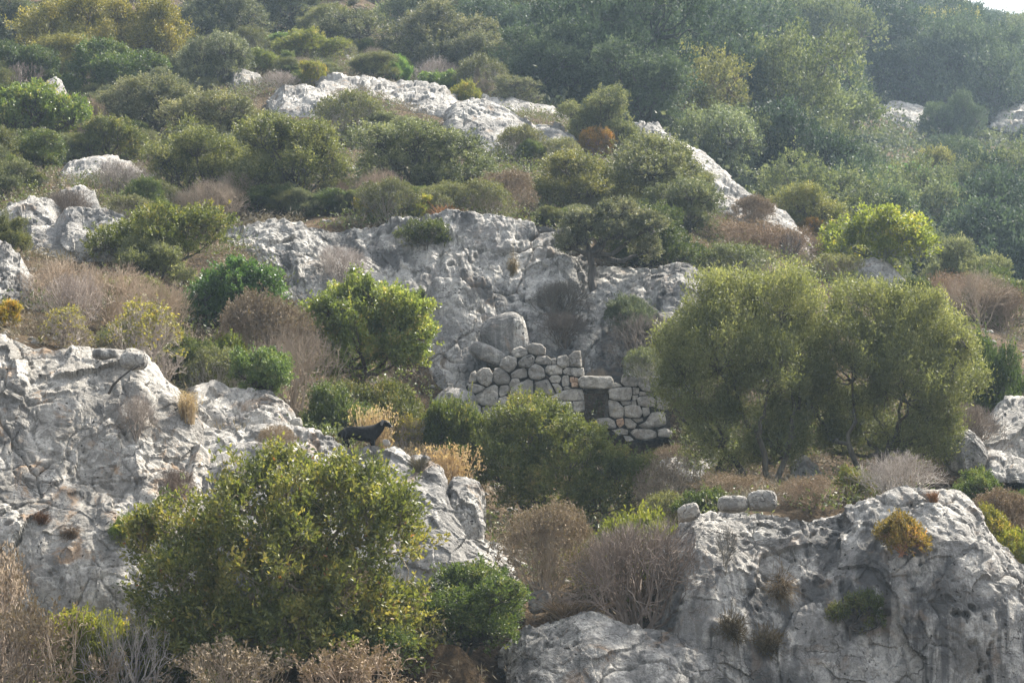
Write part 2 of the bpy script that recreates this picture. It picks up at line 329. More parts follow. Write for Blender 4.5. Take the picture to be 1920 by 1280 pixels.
def outcrop(label, crest, foot, Dc, Df, thick=3.0, drop=1.0, mat='rock', s=1.0, flute=0.10, seed=0, res=1.0, curl=1.5, g=2.2, color=1.0, group=None, name='limestone_outcrop', endk=0.10, disp=1.0):
    """crest, foot: traced lines; the body bulges forward from crest to foot and runs back into the hill"""
    x0, x1 = crest[0][0], crest[-1][0]
    step = 2.3 / res
    nu = int(max(24, (x1 - x0) / step)); u = np.linspace(0, 1, nu); px = x0 + (x1 - x0) * u
    cr = np.interp(px, [a for a, b in crest], [b for a, b in crest]); fr = np.interp(px, [a for a, b in foot], [b for a, b in foot])
    dc = np.interp(px, [x0, x1], [Dc[0], Dc[1]]) if isinstance(Dc, tuple) else np.full(nu, float(Dc))
    df = np.interp(px, [x0, x1], [Df[0], Df[1]]) if isinstance(Df, tuple) else np.full(nu, float(Df))
    H = max(20.0, float(np.max(fr - cr)))
    nf = int(max(14, H / step)); nb = int(max(10, min(nf, thick * FPX / np.mean(dc) / step * .30)))
    e = np.clip(np.minimum(u, 1 - u) / endk, 0, 1); edge = 1 - np.sqrt(1 - (1 - e) ** 2)      # 0 inside, 1 at the two ends
    v = np.linspace(0, 1, nf)[None, :]
    Rw = fr[:, None] + (cr - fr)[:, None] * v
    Dd = df[:, None] + (dc - df)[:, None] * v ** g + (edge * curl)[:, None]
    front = at(px[:, None] + 0 * v, Rw, Dd)
    t = np.linspace(0, 1, nb + 1)[1:][None, :]
    top = front[:, -1:, :]
    back = np.empty((nu, nb, 3)); kk = (1 + t * thick / dc[:, None])
    back[..., 0] = top[..., 0] * kk; back[..., 1] = top[..., 1] + t * thick
    back[..., 2] = top[..., 2] - drop * t ** 1.6 - edge[:, None] * t * .4
    P = np.concatenate([front, back], 1)
    du = np.gradient(P, axis=0); dv = np.gradient(P, axis=1); n = np.cross(du, dv); n /= np.linalg.norm(n, axis=-1, keepdims=True) + 1e-9
    # smooth the normals a little so the displacement does not tear at the crest
    for _ in range(int(10 * res)):
        n[:, 1:-1] = (n[:, :-2] + 2 * n[:, 1:-1] + n[:, 2:]) / 4
    n /= np.linalg.norm(n, axis=-1, keepdims=True)
    d, j = rock_disp(P, s, flute, seed)
    P = P + n * (d * disp)[..., None]
    c = P.reshape(-1, 3).mean(0)
    me = make_mesh(name, P.reshape(-1, 3) - c, grid_faces(*P.shape[:2]), M[mat], smooth=False, tint=(j * np.clip(fbm(P / 1.7, 3, 77) * 2.5 + .35, 0, 1)).ravel())
    o = tag(link(name, me, loc=c), label, 'rock', group); o.color = (color, color, color, 1)
    return o
def boulder(label, x0, y0, x1, y1, D, mat='rock', seed=0, deep=0.8, rot=0, color=1.0, name='boulder', group=None, sub=5, rough=1.0):
    """free-standing stone filling the traced box"""
    import bmesh
    bm = bmesh.new(); bmesh.ops.create_icosphere(bm, subdivisions=sub, radius=1)
    V = np.array([v.co[:] for v in bm.verts]); F = np.array([[v.index for v in f.verts] for f in bm.faces]); bm.free()
    k = D / FPX / cP * 1.0; W, H = (x1 - x0) * k / 2, (y1 - y0) * k / 2
    n = V.copy()
    V = np.sign(V) * np.abs(V) ** 0.62
    c0, s0 = math.cos(rot), math.sin(rot)
    V = V * np.array([W, (W + H) / 2 * deep * 1.3, H])
    V = np.stack([V[:, 0] * c0 - V[:, 2] * s0, V[:, 1], V[:, 0] * s0 + V[:, 2] * c0], -1)
    c = at((x0 + x1) / 2, (y0 + y1) / 2, D); sz = max(.12, min(W, H) * 0.75)
    dd, j = rock_disp(V + seed * 7.1, min(1.0, sz), .04, seed); V = V + n * (dd * .8 * rough)[:, None]
    me = make_mesh(name, V, F, M[mat], smooth=False, tint=j * .4)
    o = tag(link(name, me, loc=c), label, 'rock', group); o.color = (color, color, color, 1); return o

OC = outcrop
OC("pitted pale cliff along the left edge with dark rain streaks and brown pockets",
   [(-120,640),(-40,632),(20,634),(60,655),(130,660),(200,668),(262,670),(290,700),(330,732),(370,775),(390,812),(404,850)],
   [(-120,1290),(250,1290),(404,1290)], 50.3, 46.2, 4, .6, 'rock_warm', 1.0, .08, 3, 1.0, 1.2)
OC("low rounded grey hump of rock right of the left cliff, below the bright green bush",
   [(350,735),(365,722),(400,716),(450,735),(500,745),(530,775),(548,805),(560,830)], [(350,850),(560,850)], 52.2, 51.0, 2.5, .5, 'rock', .8, .05, 9, 1.0, .8)
OC("bright sloping limestone ledge that the black goat stands behind",
   [(330,840),(360,815),(430,806),(520,812),(600,808),(640,819),(668,828),(690,818),(740,826),(790,845),(830,868),(850,915),(868,960),(905,985),(960,1000),(975,1040)],
   [(330,1160),(650,1150),(975,1160)], (50.3, 49.6), (47.6, 47.4), 1.3, .9, 'rock', 1.0, .08, 17, 1.0, .9)
OC("upright rounded grey block on the right shoulder of the goat's ledge",
   [(840,905),(850,892),(875,893),(895,910),(907,945),(912,975)], [(840,1010),(912,1010)], 49.7, 48.8, 1.6, .4, 'rock', .6, .05, 23, 1.2, .6)
OC("low pale cliff at the bottom centre below the grey twiggy bush",
   [(930,1225),(950,1200),(985,1168),(1050,1152),(1080,1143),(1115,1140),(1180,1175),(1240,1172),(1300,1178),(1340,1190)],
   [(930,1420),(1340,1420)], 45.2, 43.6, 3, .4, 'rock', .9, .06, 29, 1.0, .8)
OC("big grey cliff in the lower right corner with a twisted little tree on its face",
   [(1240,1060),(1258,1000),(1275,972),(1310,958),(1400,956),(1500,948),(1560,945),(1600,930),(1640,917),(1720,916),(1790,925),(1830,960),(1860,1000),(1890,1030),(1925,1062),(2000,1090),(2200,1150),(2450,1220)],
   [(1240,1430),(2450,1430)], (46.6, 47.2), (44.9, 45.0), 3.6, .35, 'rock_stain', 1.05, .10, 37, 1.0, 1.6, 3.4, endk=.06)
OC("tall pale cliff with dark clefts standing behind the ruined wall",
   [(385,470),(405,438),(430,425),(520,408),(575,416),(640,428),(700,418),(740,410),(800,406),(830,400),(870,396),(900,402),(960,410),(1010,420),(1060,438),(1100,470)],
   [(385,560),(560,600),(700,700),(830,740),(1000,740),(1100,740)], (70.6, 70.6), (67.0, 67.6), 4, .4, 'rock_stain', 1.25, .16, 41, 1.15, 1.5, 1.7)
OC("dull grey lower shoulder of the cliff beneath the dark leaning oak",
   [(1050,520),(1075,490),(1130,500),(1180,497),(1240,494),(1290,498),(1312,520),(1335,600),(1345,660)],
   [(1050,770),(1345,800)], (70.6, 69.5), (67.2, 66.8), 4, .4, 'rock_stain', 1.2, .10, 47, 1.0, 1.4, 1.8, .9)
OC("smooth bulging buttress of pale rock between two clefts left of the ruined wall",
   [(790,560),(820,525),(860,520),(900,545),(930,600),(935,660)], [(790,760),(935,760)], 67.8, 66.4, 2, .2, 'rock', 1.0, .08, 53, 1.0, .8, 1.4, endk=.3)
OC("flat topped pale outcrop at the left edge of the middle slope",
   [(-10,390),(15,374),(60,366),(95,380),(112,405)], [(-10,440),(112,440)], 67.5, 66.0, 3, .3, 'rock_far', .9, .05, 61, .9, .8)
OC("broad pale outcrop with a dark seam left of the green spreading bush",
   [(25,470),(60,425),(105,428),(125,395),(150,384),(205,379),(238,388),(256,402),(270,440)], [(25,500),(270,510)], 65.6, 64.2, 3, .3, 'rock_far', 1.0, .06, 67, 1.0, .8)
OC("small pale rock above the dark seamed outcrop, grey bush beside it",
   [(95,385),(120,360),(150,345),(178,352),(192,385)], [(95,400),(192,400)], 69.5, 68.5, 2, .3, 'rock_far', .7, .05, 71, .9, .6)
OC("tall narrow crag at the left edge behind the long dry thicket",
   [(-60,450),(-20,452),(15,458),(45,475),(70,510),(85,560)], [(-60,640),(85,640)], 58.5, 56.5, 2.5, .4, 'rock_stain', .9, .10, 73, 1.0, .9)
OC("little pale rock peeping out between trees in the upper left",
   [(62,178),(80,155),(105,146),(128,165),(138,190)], [(62,200),(138,200)], 97, 95.5, 2, .3, 'rock_far', .8, .05, 79, .8, .6)
OC("low wide rock below the round grey oak on the left slope",
   [(105,318),(125,300),(160,293),(200,297),(240,305),(268,322)], [(105,345),(268,350)], 78.5, 77, 2, .3, 'rock_far', .8, .05, 83, .8, .6)
OC("long pale rock rib crossing the upper slope left of centre",
   [(590,180),(605,152),(640,142),(690,143),(730,153),(770,150),(810,155),(858,178)], [(590,240),(700,248),(858,225)], 104.5, 101.0, 3, .4, 'rock_far', 1.0, .10, 89, .9, 1.2)
OC("sloping light rock just below the left end of the upper rib",
   [(500,190),(530,163),(575,160),(618,176),(642,200),(650,225)], [(500,240),(650,248)], 100.5, 98.0, 3, .3, 'rock_far', .9, .08, 97, .9, .8)
OC("narrow pale rock among shrubs at the upper left, left of the sloping light rock",
   [(430,135),(455,128),(485,145),(512,178)], [(430,178),(512,200)], 108, 106.5, 2, .3, 'rock_far', .8, .05, 101, .8, .8)
OC("small white rock below the lone dark tree near the top",
   [(630,140),(648,100),(672,96),(700,110),(712,148)], [(630,160),(712,165)], 117, 115, 3, .3, 'rock_far', 1.0, .05, 103, .7, 1)
OC("thin pale rock ledge near the top edge left of centre",
   [(410,82),(430,70),(470,74),(500,66),(520,80)], [(410,96),(520,96)], 129, 127.5, 3, .3, 'rock_far', .8, .05, 107, .7, 1)
OC("smooth whaleback slab of grey rock high in the centre",
   [(835,215),(858,196),(905,190),(950,208),(1000,234),(1050,234),(1080,252),(1097,290)], [(835,290),(930,335),(1097,345)], (98, 95), (94, 92), 4, .3, 'rock_far', 1.3, .05, 109, 1.0, 1.5, 1.8, disp=.8)
OC("broken line of low rocks behind the whaleback slab",
   [(880,190),(905,180),(945,182),(990,192),(1030,200),(1075,222)], [(880,220),(1075,250)], 105, 103, 3, .3, 'rock_far', .9, .05, 113, .8, 1)
OC("grey rocky crest line dropping to the right behind the tall oak clump",
   [(1180,228),(1200,220),(1232,226),(1280,262),(1320,290),(1345,314),(1362,340)], [(1180,290),(1280,340),(1362,380)], (98.5, 95), (96, 92.5), 3, .4, 'rock_far', 1.1, .08, 127, .9, 1)
OC("pale rocky crest running down to the pink grey twig dome",
   [(1295,345),(1312,333),(1340,328),(1385,346),(1430,372),(1480,412),(1525,455)], [(1295,400),(1400,430),(1525,490)], (90, 86.5), (87, 83), 3, .4, 'rock_far', 1.0, .08, 131, .9, 1)
OC("grey rocks showing under the yellow green autumn tree on the right",
   [(1585,505),(1600,490),(1640,488),(1672,505),(1700,525),(1712,548)], [(1585,560),(1712,570)], 77.5, 76, 3, .3, 'rock_far', .9, .05, 137, .9, .8)
OC("small low rock left of the yellow green autumn tree's foot",
   [(1445,532),(1465,512),(1500,514),(1520,535)], [(1445,552),(1520,556)], 77, 76, 2, .3, 'rock_far', .7, .05, 139, .8, .6)
OC("jagged grey outcrop at the right edge beyond the olive trees",
   [(1815,830),(1838,775),(1880,738),(1925,728),(1990,700),(2060,690)], [(1815,900),(2060,920)], 60.5, 58.2, 3, .3, 'rock_stain', 1.0, .08, 149, 1.0, .9)
OC("low sloping rock at the right edge behind the two dark green domes",
   [(1840,872),(1860,850),(1905,858),(1960,870),(2020,860)], [(1840,900),(2020,910)], 57.6, 56.8, 2, .3, 'rock', .8, .05, 151, .9, .6)
OC("pale slanting scar of rock in the hazy far forest",
   [(1560,256),(1590,232),(1625,222),(1650,198),(1690,186),(1745,188),(1775,210)], [(1560,290),(1660,285),(1775,262)], 186, 180, 5, .5, 'rock_far', 2.0, .1, 157, .8, 2)
OC("pale rock showing at the right edge of the hazy far forest",
   [(1850,215),(1870,196),(1920,190),(1990,195)], [(1850,240),(1990,250)], 192, 187, 5, .5, 'rock_far', 2.0, .1, 163, .8, 2)
OC("rock slope showing between the trunks of the two olive trees",
   [(1472,905),(1486,872),(1508,858),(1530,872),(1548,905)], [(1472,935),(1548,940)], 57.2, 56.2, 2, .4, 'rock_stain', .8, .08, 167, .9, .7)
OC("stained rock shelf below the ruined wall, left of the olive trees",
   [(1190,880),(1215,862),(1250,845),(1300,850),(1345,862),(1370,900)], [(1190,940),(1370,950)], 60, 58.5, 3, .3, 'rock_stain', .9, .05, 173, .9, .7)
OC("pale rock slope just under the foot of the ruined wall's left end",
   [(815,760),(840,735),(880,745),(900,780)], [(815,850),(900,860)], 65.2, 64.4, 1.5, .3, 'rock', .8, .05, 177, .9, .7)
boulder("round smooth boulder leaning on the cliff above the ruined wall", 903, 590, 992, 690, 67.0, 'rock', 1, .6, 0.3, rough=.7)
boulder("long log shaped stone lying aslant above the wall's left end", 878, 648, 952, 680, 66.4, 'rock', 2, .5, -0.42, rough=.5)
boulder("blunt squarish stone on the right cliff top, right one of the pair", 1400, 918, 1455, 958, 45.9, 'block', 3, .8, .08)
boulder("flat topped stone on the right cliff top, left one of the pair", 1348, 928, 1402, 958, 45.9, 'block', 4, .8, 0)
boulder("small stone at the left end of the right cliff top", 1270, 945, 1312, 975, 46.1, 'block', 5, .8, .3)
boulder("grey boulder at the right foot of the right hand olive tree", 1762, 808, 1845, 890, 57.4, 'rock', 6, .8, .3)
boulder("brownish stone lying on the ledge right of the goat", 717, 822, 733, 838, 50.4, 'block', 7, .8, .2, sub=3, color=.8)
boulder("orange brown stone at the left end of the goat's path", 546, 785, 566, 804, 51.2, 'block', 8, .8, .4, sub=3)
boulder("flat grey stone on the left cliff top, left end of its crest", 174, 655, 220, 672, 49.6, 'rock', 9, .8, 0, sub=4)
boulder("blocky grey stone on the crest of the left cliff", 226, 662, 275, 692, 49.3, 'rock', 10, .8, 0, sub=4)
boulder("pinkish stone in the gully under the reddish dry bush", 925, 1128, 965, 1160, 47.2, 'rock_warm', 11, .8, .2, sub=4)
boulder("pale knobbly stone in the gully beside the brown grass", 990, 1105, 1035, 1150, 47.0, 'rock_warm', 12, .8, .2, sub=4)
boulder("upright pale stone behind the reddish dry bush's foot", 990, 1090, 1015, 1125, 47.6, 'rock_warm', 13, .8, .2, sub=4)

# ------------------------------------------------------------------ the ruined wall
WD = 65.3
def zz(X, Y): return 840 + X / 4.571, 620 + Y / 4.571
STONES = """680,130 720,105 800,110 840,150 835,205 760,210 690,185
540,190 560,155 620,135 680,160 680,200 640,225 570,235
440,300 465,240 520,215 585,235 590,290 560,335 520,355 470,330
600,270 650,220 710,200 740,225 735,280 690,320 610,310
745,260 765,215 850,215 885,245 885,290 800,290 755,280
885,240 925,235 930,285 890,290
935,225 1010,205 1035,240 1040,300 985,320 935,290
1038,215 1080,180 1135,170 1145,240 1145,310 1045,300
690,330 720,300 745,283 790,300 825,330 832,395 780,420 710,410 690,370
832,320 850,295 930,292 980,320 975,370 870,380 835,360
990,340 1010,314 1160,318 1165,380 1120,393 1040,380 995,365
540,370 580,340 650,314 680,340 682,395 610,413 550,403
385,370 400,325 450,312 500,350 538,400 520,455 420,460 385,430
252,350 300,320 350,325 382,370 375,440 345,475 290,460 252,420
180,420 195,365 235,340 250,380 245,440 180,445
865,410 890,382 945,377 970,405 955,445 890,447
972,430 985,385 1030,380 1042,420 1035,470 985,475
1046,400 1075,398 1086,435 1050,440
1087,400 1112,408 1112,435 1090,432
1058,446 1110,440 1116,482 1062,482
525,460 550,415 600,410 612,440 580,480 535,485
160,455 200,448 300,470 325,490 270,525 230,540 180,510
80,470 110,455 150,480 165,520 80,520
0,455 35,455 40,485 0,485
437,490 450,467 510,467 535,495 500,545 450,565 437,540
230,550 300,500 390,462 428,475 430,560 415,640 300,640 215,600
545,490 620,442 690,407 728,430 730,540 700,580 540,560
737,440 800,425 855,414 885,470 918,540 870,553 800,545 737,540
890,455 940,450 980,490 975,530 932,530
988,487 1020,477 1050,490 1000,505
872,565 960,522 1050,492 1163,497 1168,598 1050,603 882,590
850,620 900,600 1060,607 1063,700 980,710 880,690
1067,607 1168,604 1170,680 1100,700 1070,680
1370,520 1385,489 1570,482 1580,530 1565,595 1450,598 1380,575
1402,470 1430,442 1480,460 1490,478 1420,484
1482,440 1500,385 1530,365 1620,395 1630,450 1610,480 1520,475
1636,400 1820,392 1880,420 1860,490 1760,528 1670,510 1636,470
1375,592 1440,602 1505,660 1500,735 1430,750 1385,730
1582,487 1640,489 1635,540 1587,545
1645,522 1700,527 1705,552 1640,554
1712,532 1790,534 1770,555 1715,554
1582,552 1630,554 1610,592 1582,595
1575,600 1610,600 1612,632 1578,632
1616,580 1650,557 1740,557 1780,590 1775,650 1700,655 1630,640
1480,602 1560,602 1570,625 1500,637
1512,650 1560,632 1640,642 1662,700 1640,740 1570,745 1515,730
1664,657 1720,657 1730,710 1682,740 1667,700
1255,790 1290,750 1380,742 1430,775 1440,830 1350,840 1270,830
1442,762 1500,747 1510,800 1470,830 1447,800
1515,752 1560,748 1618,800 1600,835 1540,835 1515,800
1575,752 1670,747 1670,770 1622,785
1632,810 1690,782 1740,702 1850,692 1880,800 1800,828 1680,838
1560,870 1590,840 1730,842 1785,870 1780,910 1700,935 1610,925
1400,850 1490,833 1540,850 1540,890 1450,892
1800,850 1860,832 1920,860 1920,910 1810,905
1500,897 1560,902 1600,940 1530,950
175,640 230,625 280,650 285,740 240,775 185,740
70,532 180,527 225,560 180,610 80,610
432,580 490,557 540,577 520,640 432,650
1222,777 1250,782 1250,830 1225,830
1787,560 1850,540 1900,600 1880,680 1790,668
550,592 700,590 840,562 862,600 840,700 560,700
290,652 420,652 430,750 300,760""".split('\n')
wall = bpy.data.objects.new('ruined_wall', None); COL.objects.link(wall)
wc = at(1045, 860, WD); wall.location = wc
tag(wall, "ruined dry stone wall of fitted polygonal blocks with a small doorway", 'wall')
def stone(name, poly, seed, D=WD, depth=.62, color=1.0, proud=0.0):
    P = np.array(poly, float); c = P.mean(0)
    nxt = np.roll(P, -1, 0); P = np.stack([P * .93 + nxt * .07, P * .07 + nxt * .93], 1).reshape(-1, 2)
    Q = [];  n = 44
    seg = np.linalg.norm(np.roll(P, -1, 0) - P, axis=1); cum = np.concatenate([[0], np.cumsum(seg)]); PP = np.vstack([P, P[:1]])
    tt = np.linspace(0, cum[-1], n, endpoint=False)
    ring = np.stack([np.interp(tt, cum, PP[:, 0]), np.interp(tt, cum, PP[:, 1])], -1)
    size = math.sqrt((ring[:, 0].max() - ring[:, 0].min()) * (ring[:, 1].max() - ring[:, 1].min()))
    k = WD / FPX
    bul = min(.07, size / 4.571 * k * .08)
    layers = [(0.97, depth), (1.04, depth * .5), (1.055, .16), (1.055, .08), (1.05, .03), (1.025, .006), (.98, -bul * .25), (.88, -bul * .6), (.70, -bul * .9), (.45, -bul), (.2, -bul), (.06, -bul)]
    V = []
    for sc_, dp in layers:
        q = c + (ring - c) * (sc_ - .05 + 6.0 / size); px, row = zz(q[:, 0], q[:, 1]); V.append(at(px, row, D + dp - proud))
    V = np.array(V); cen = V[5].mean(0)
    dirv = V - V[0].mean(0); dirv /= np.linalg.norm(dirv, axis=-1, keepdims=True)
    d = .07 * fbm(V / .45, 3, seed) + .04 * fbm(V / .12, 3, seed + 1) - .02
    V = V + dirv * d[..., None]
    V = np.concatenate([V.reshape(-1, 3), V[-1].mean(0)[None]], 0); L_ = len(layers)
    i = np.arange(L_ - 1)[:, None] * n; j = np.arange(n)[None, :]; j2 = (j + 1) % n
    F = np.stack([i + j, i + j2, i + n + j2, i + n + j], -1).reshape(-1, 4)
    last = (L_ - 1) * n; T = np.stack([last + np.arange(n), last + (np.arange(n) + 1) % n, np.full(n, len(V) - 1), np.full(n, len(V) - 1)], -1)
    me = bpy.data.meshes.new(name); me.from_pydata((V - wc).tolist(), [], F.tolist() + T[:, :3].tolist()); me.materials.append(M['block'])
    o = link(name, me, wall); o.color = (color, color * .985, color * .97, 1)
    return o
for i, ln in enumerate(STONES):
    poly = [tuple(map(float, p.split(','))) for p in ln.split()]
    orange = i in (17, 18, 19, 48)
    o = stone('stone_block', poly, 300 + i * 3, color=random.uniform(.82, 1.12), proud=random.uniform(-.05, .07))
    if orange: o.color = (1.25, .92, .72, 1); o['label'] = "small orange tinged filler stone"
o = stone('lintel', [(1118,420),(1150,388),(1400,388),(1420,430),(1405,485),(1360,495),(1180,495),(1125,480)], 901, proud=.08); o['label'] = "long pale lintel block over the doorway"
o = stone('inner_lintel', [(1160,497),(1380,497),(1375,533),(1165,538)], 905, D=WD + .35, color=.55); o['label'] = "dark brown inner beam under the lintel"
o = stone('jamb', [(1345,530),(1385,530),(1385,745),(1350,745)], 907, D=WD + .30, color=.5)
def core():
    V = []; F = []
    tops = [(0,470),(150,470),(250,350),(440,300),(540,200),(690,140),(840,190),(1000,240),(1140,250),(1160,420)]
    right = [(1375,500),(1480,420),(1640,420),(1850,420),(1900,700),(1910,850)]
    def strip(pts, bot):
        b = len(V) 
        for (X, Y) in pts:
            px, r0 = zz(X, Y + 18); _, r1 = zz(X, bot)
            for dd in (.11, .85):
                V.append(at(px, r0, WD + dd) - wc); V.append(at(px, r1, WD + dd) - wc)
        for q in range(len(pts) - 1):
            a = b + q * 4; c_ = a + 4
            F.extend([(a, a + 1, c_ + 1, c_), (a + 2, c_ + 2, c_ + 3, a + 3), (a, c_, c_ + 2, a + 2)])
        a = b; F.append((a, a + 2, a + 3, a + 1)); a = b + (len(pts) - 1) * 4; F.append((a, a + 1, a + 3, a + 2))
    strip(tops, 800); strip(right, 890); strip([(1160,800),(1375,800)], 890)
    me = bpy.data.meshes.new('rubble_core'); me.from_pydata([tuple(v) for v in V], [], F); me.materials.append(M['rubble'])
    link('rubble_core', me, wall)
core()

# ------------------------------------------------------------------ the goat
def goat():
    k = 51.0 / FPX / cP
    base = at(686, 850, 51.0); root = bpy.data.objects.new('black_goat', None); COL.objects.link(root); root.location = base
    tag(root, "black goat standing on the rock ledge, head turned to the right", 'goat')
    def p(px, row, y=0.0): 
        return (( px - 686) * k, y, (850 - row) * k)
    m, t, out, N, L = new_mat('goat_hair')
    nz_ = N('ShaderNodeTexNoise'); nz_.inputs['Scale'].default_value = 30; nz_.inputs['Detail'].default_value = 5
    tc = N('ShaderNodeTexCoord'); mp = N('ShaderNodeMapping'); mp.inputs['Scale'].default_value = (1, 1, .3); L(tc.outputs['Object'], mp.inputs[0]); L(mp.outputs[0], nz_.inputs['Vector'])
    r = ramp(N, [(.4, (.002, .002, .0022, 1)), (.7, (.006, .006, .0065, 1))]); L(nz_.outputs['Fac'], r.inputs[0])
    b = N('ShaderNodeBsdfPrincipled'); b.inputs['Roughness'].default_value = .55; b.inputs['Specular IOR Level'].default_value = .14
    bp = N('ShaderNodeBump'); bp.inputs['Distance'].default_value = .01; L(nz_.outputs['Fac'], bp.inputs['Height']); L(bp.outputs[0], b.inputs['Normal'])
    L(r.outputs[0], b.inputs['Base Color']); L(b.outputs[0], out.inputs[0])
    nodes = [ # name, pos, radius, parent
     ('hip', p(658, 810), (.13, .15), None), ('loin', p(672, 812.5), (.14, .17), 'hip'), ('chest', p(689, 813.5), (.14, .19), 'loin'),
     ('shoulder', p(700, 811), (.12, .165), 'chest'), ('neck0', p(708, 804.5), (.09, .135), 'shoulder'), ('neck1', p(714, 798), (.075, .105), 'neck0'),
     ('poll', p(719, 793), (.068, .085), 'neck1'), ('brow', p(724, 793.5), (.062, .078), 'poll'), ('muz', p(729, 797.5), (.044, .055), 'brow'), ('nose', p(732.5, 800.5), (.034, .036), 'muz'),
     ('hipbone', p(664, 800.5), (.07, .03), 'hip'),
     ('rump', p(645, 815), (.12, .145), 'hip'), ('tail', p(636.5, 812), (.03, .035), 'rump'), ('tail2', p(634.5, 819), (.018, .03), 'tail'),
    ]
    for sgn, nm in ((-1, 'a'), (1, 'b')):
        y = sgn * .09; sh = 3 * sgn
        nodes += [('th' + nm, p(646, 822, y), (.075, .09), 'rump'), ('st' + nm, p(650 + sh, 832, y), (.045, .05), 'th' + nm), ('ho' + nm, p(643 + sh, 843, y), (.026, .028), 'st' + nm),
                  ('fe' + nm, p(646 + sh, 857, y), (.02, .02), 'ho' + nm), ('to' + nm, p(648 + sh, 862, y), (.022, .022), 'fe' + nm),
                  ('el' + nm, p(698, 824, y), (.055, .06), 'shoulder'), ('kn' + nm, p(700 - sh, 840, y), (.028, .03), 'el' + nm), ('pa' + nm, p(699 - sh, 857, y), (.02, .02), 'kn' + nm), ('hf' + nm, p(701 - sh, 862, y), (.022, .022), 'pa' + nm)]
    ix = {n[0]: i for i, n in enumerate(nodes)}
    me = bpy.data.meshes.new('body'); me.from_pydata([n[1] for n in nodes], [(ix[n[3]], i) for i, n in enumerate(nodes) if n[3]], [])
    me.materials.append(m)
    o = link('body', me, root); sk = o.modifiers.new('skin', 'SKIN'); sk.use_smooth_shade = True; ss = o.modifiers.new('sub', 'SUBSURF'); ss.levels = ss.render_levels = 2
    for i, n in enumerate(nodes):
        sv = me.skin_vertices[0].data[i]; sv.radius = n[2]; sv.use_root = (i == 0)
    def blob(name, c, r, rot=(0, 0, 0), mat=m, seg=14):
        import bmesh
        bm = bmesh.new(); bmesh.ops.create_uvsphere(bm, u_segments=seg, v_segments=seg, radius=1)
        q = bpy.data.meshes.new(name); bm.to_mesh(q); bm.free(); q.materials.append(mat)
        q.polygons.foreach_set('use_smooth', np.ones(len(q.polygons), bool))
        e = link(name, q, root, c); e.scale = r; e.rotation_euler = rot; return e
    me_, t2, out2, N2, L2 = new_mat('goat_ear'); b2 = N2('ShaderNodeBsdfPrincipled'); b2.inputs['Base Color'].default_value = (.13, .13, .14, 1); b2.inputs['Roughness'].default_value = .6; L2(b2.outputs[0], out2.inputs[0])
    e = blob('ear', p(716, 793.5, -.085), (.032, .014, .075), (R(25), R(15), 0), me_); e['label'] = "drooping grey ear"
    blob('ear', p(716, 793.5, .085), (.028, .012, .062), (R(-25), R(15), 0), me_)
    me3, t3, out3, N3, L3 = new_mat('goat_eye'); b3 = N3('ShaderNodeBsdfPrincipled'); b3.inputs['Base Color'].default_value = (.25, .17, .05, 1); b3.inputs['Roughness'].default_value = .1; L3(b3.outputs[0], out3.inputs[0])
    blob('eye', p(725.5, 792, -.052), (.011, .006, .009), mat=me3); blob('eye', p(725.5, 792, .052), (.011, .006, .009), mat=me3)
    blob('muzzle', p(733.5, 800, 0), (.028, .024, .022), mat=me_)
goat()

# ------------------------------------------------------------------ plants: generators
def tubes(p0, p1, r0, r1, sides=3):
    d = p1 - p0; L_ = np.linalg.norm(d, axis=1, keepdims=True) + 1e-9; d = d / L_
    a = np.where(np.abs(d[:, 2:3]) > .9, np.array([[1., 0, 0]]), np.array([[0, 0, 1.]])); u = np.cross(d, a); u /= np.linalg.norm(u, axis=1, keepdims=True) + 1e-9; v = np.cross(d, u)
    ang = np.arange(sides) * 2 * np.pi / sides
    ring = np.cos(ang)[None, :, None] * u[:, None] + np.sin(ang)[None, :, None] * v[:, None]
    V = np.concatenate([p0[:, None] + ring * r0[:, None, None], p1[:, None] + ring * r1[:, None, None]], 1)
    n = len(p0); b = (np.arange(n) * 2 * sides)[:, None]; j = np.arange(sides)[None, :]; j2 = (j + 1) % sides
    F = np.stack([b + j, b + j2, b + sides + j2, b + sides + j], -1).reshape(-1, 4)
    return V.reshape(-1, 3), F
def join(parts):
    V, F, o = [], [], 0
    for v, f in parts:
        V.append(v); F.append(f + o); o += len(v)
    return np.concatenate(V), np.concatenate(F)
def unit(v): return v / (np.linalg.norm(v, axis=-1, keepdims=True) + 1e-9)
def leaves(origin, direc, n_per, shoot_len, L, W, g, spread=1.0, shape=.45):
    """leaves along shoots; returns verts, faces, tint"""
    n = len(origin); m = n * n_per
    o = np.repeat(origin, n_per, 0); d = np.repeat(direc, n_per, 0); sid = np.repeat(g.random(n), n_per)
    t = np.tile((np.arange(n_per) + .5) / n_per, n)[:, None]
    pos = o + d * t * shoot_len + g.normal(0, .12 * shoot_len, (m, 3))
    ld = unit(d * .7 + g.normal(0, spread * .6, (m, 3)))
    nr = unit(np.cross(ld, g.normal(0, 1, (m, 3)) + np.array([0, 0, .8])))
    side = unit(np.cross(nr, ld)); ls = (L * g.uniform(.65, 1.25, m))[:, None]; ws = W * ls / L * .5
    mid = pos + ld * ls * shape
    V = np.stack([pos, mid + side * ws + nr * ws * .25, pos + ld * ls, mid - side * ws + nr * ws * .25], 1)
    F = np.arange(m * 4).reshape(-1, 4)
    tint = np.clip(.55 * g.random(m) + .45 * sid, 0, 1); return V.reshape(-1, 3), F, np.repeat(tint, 4)
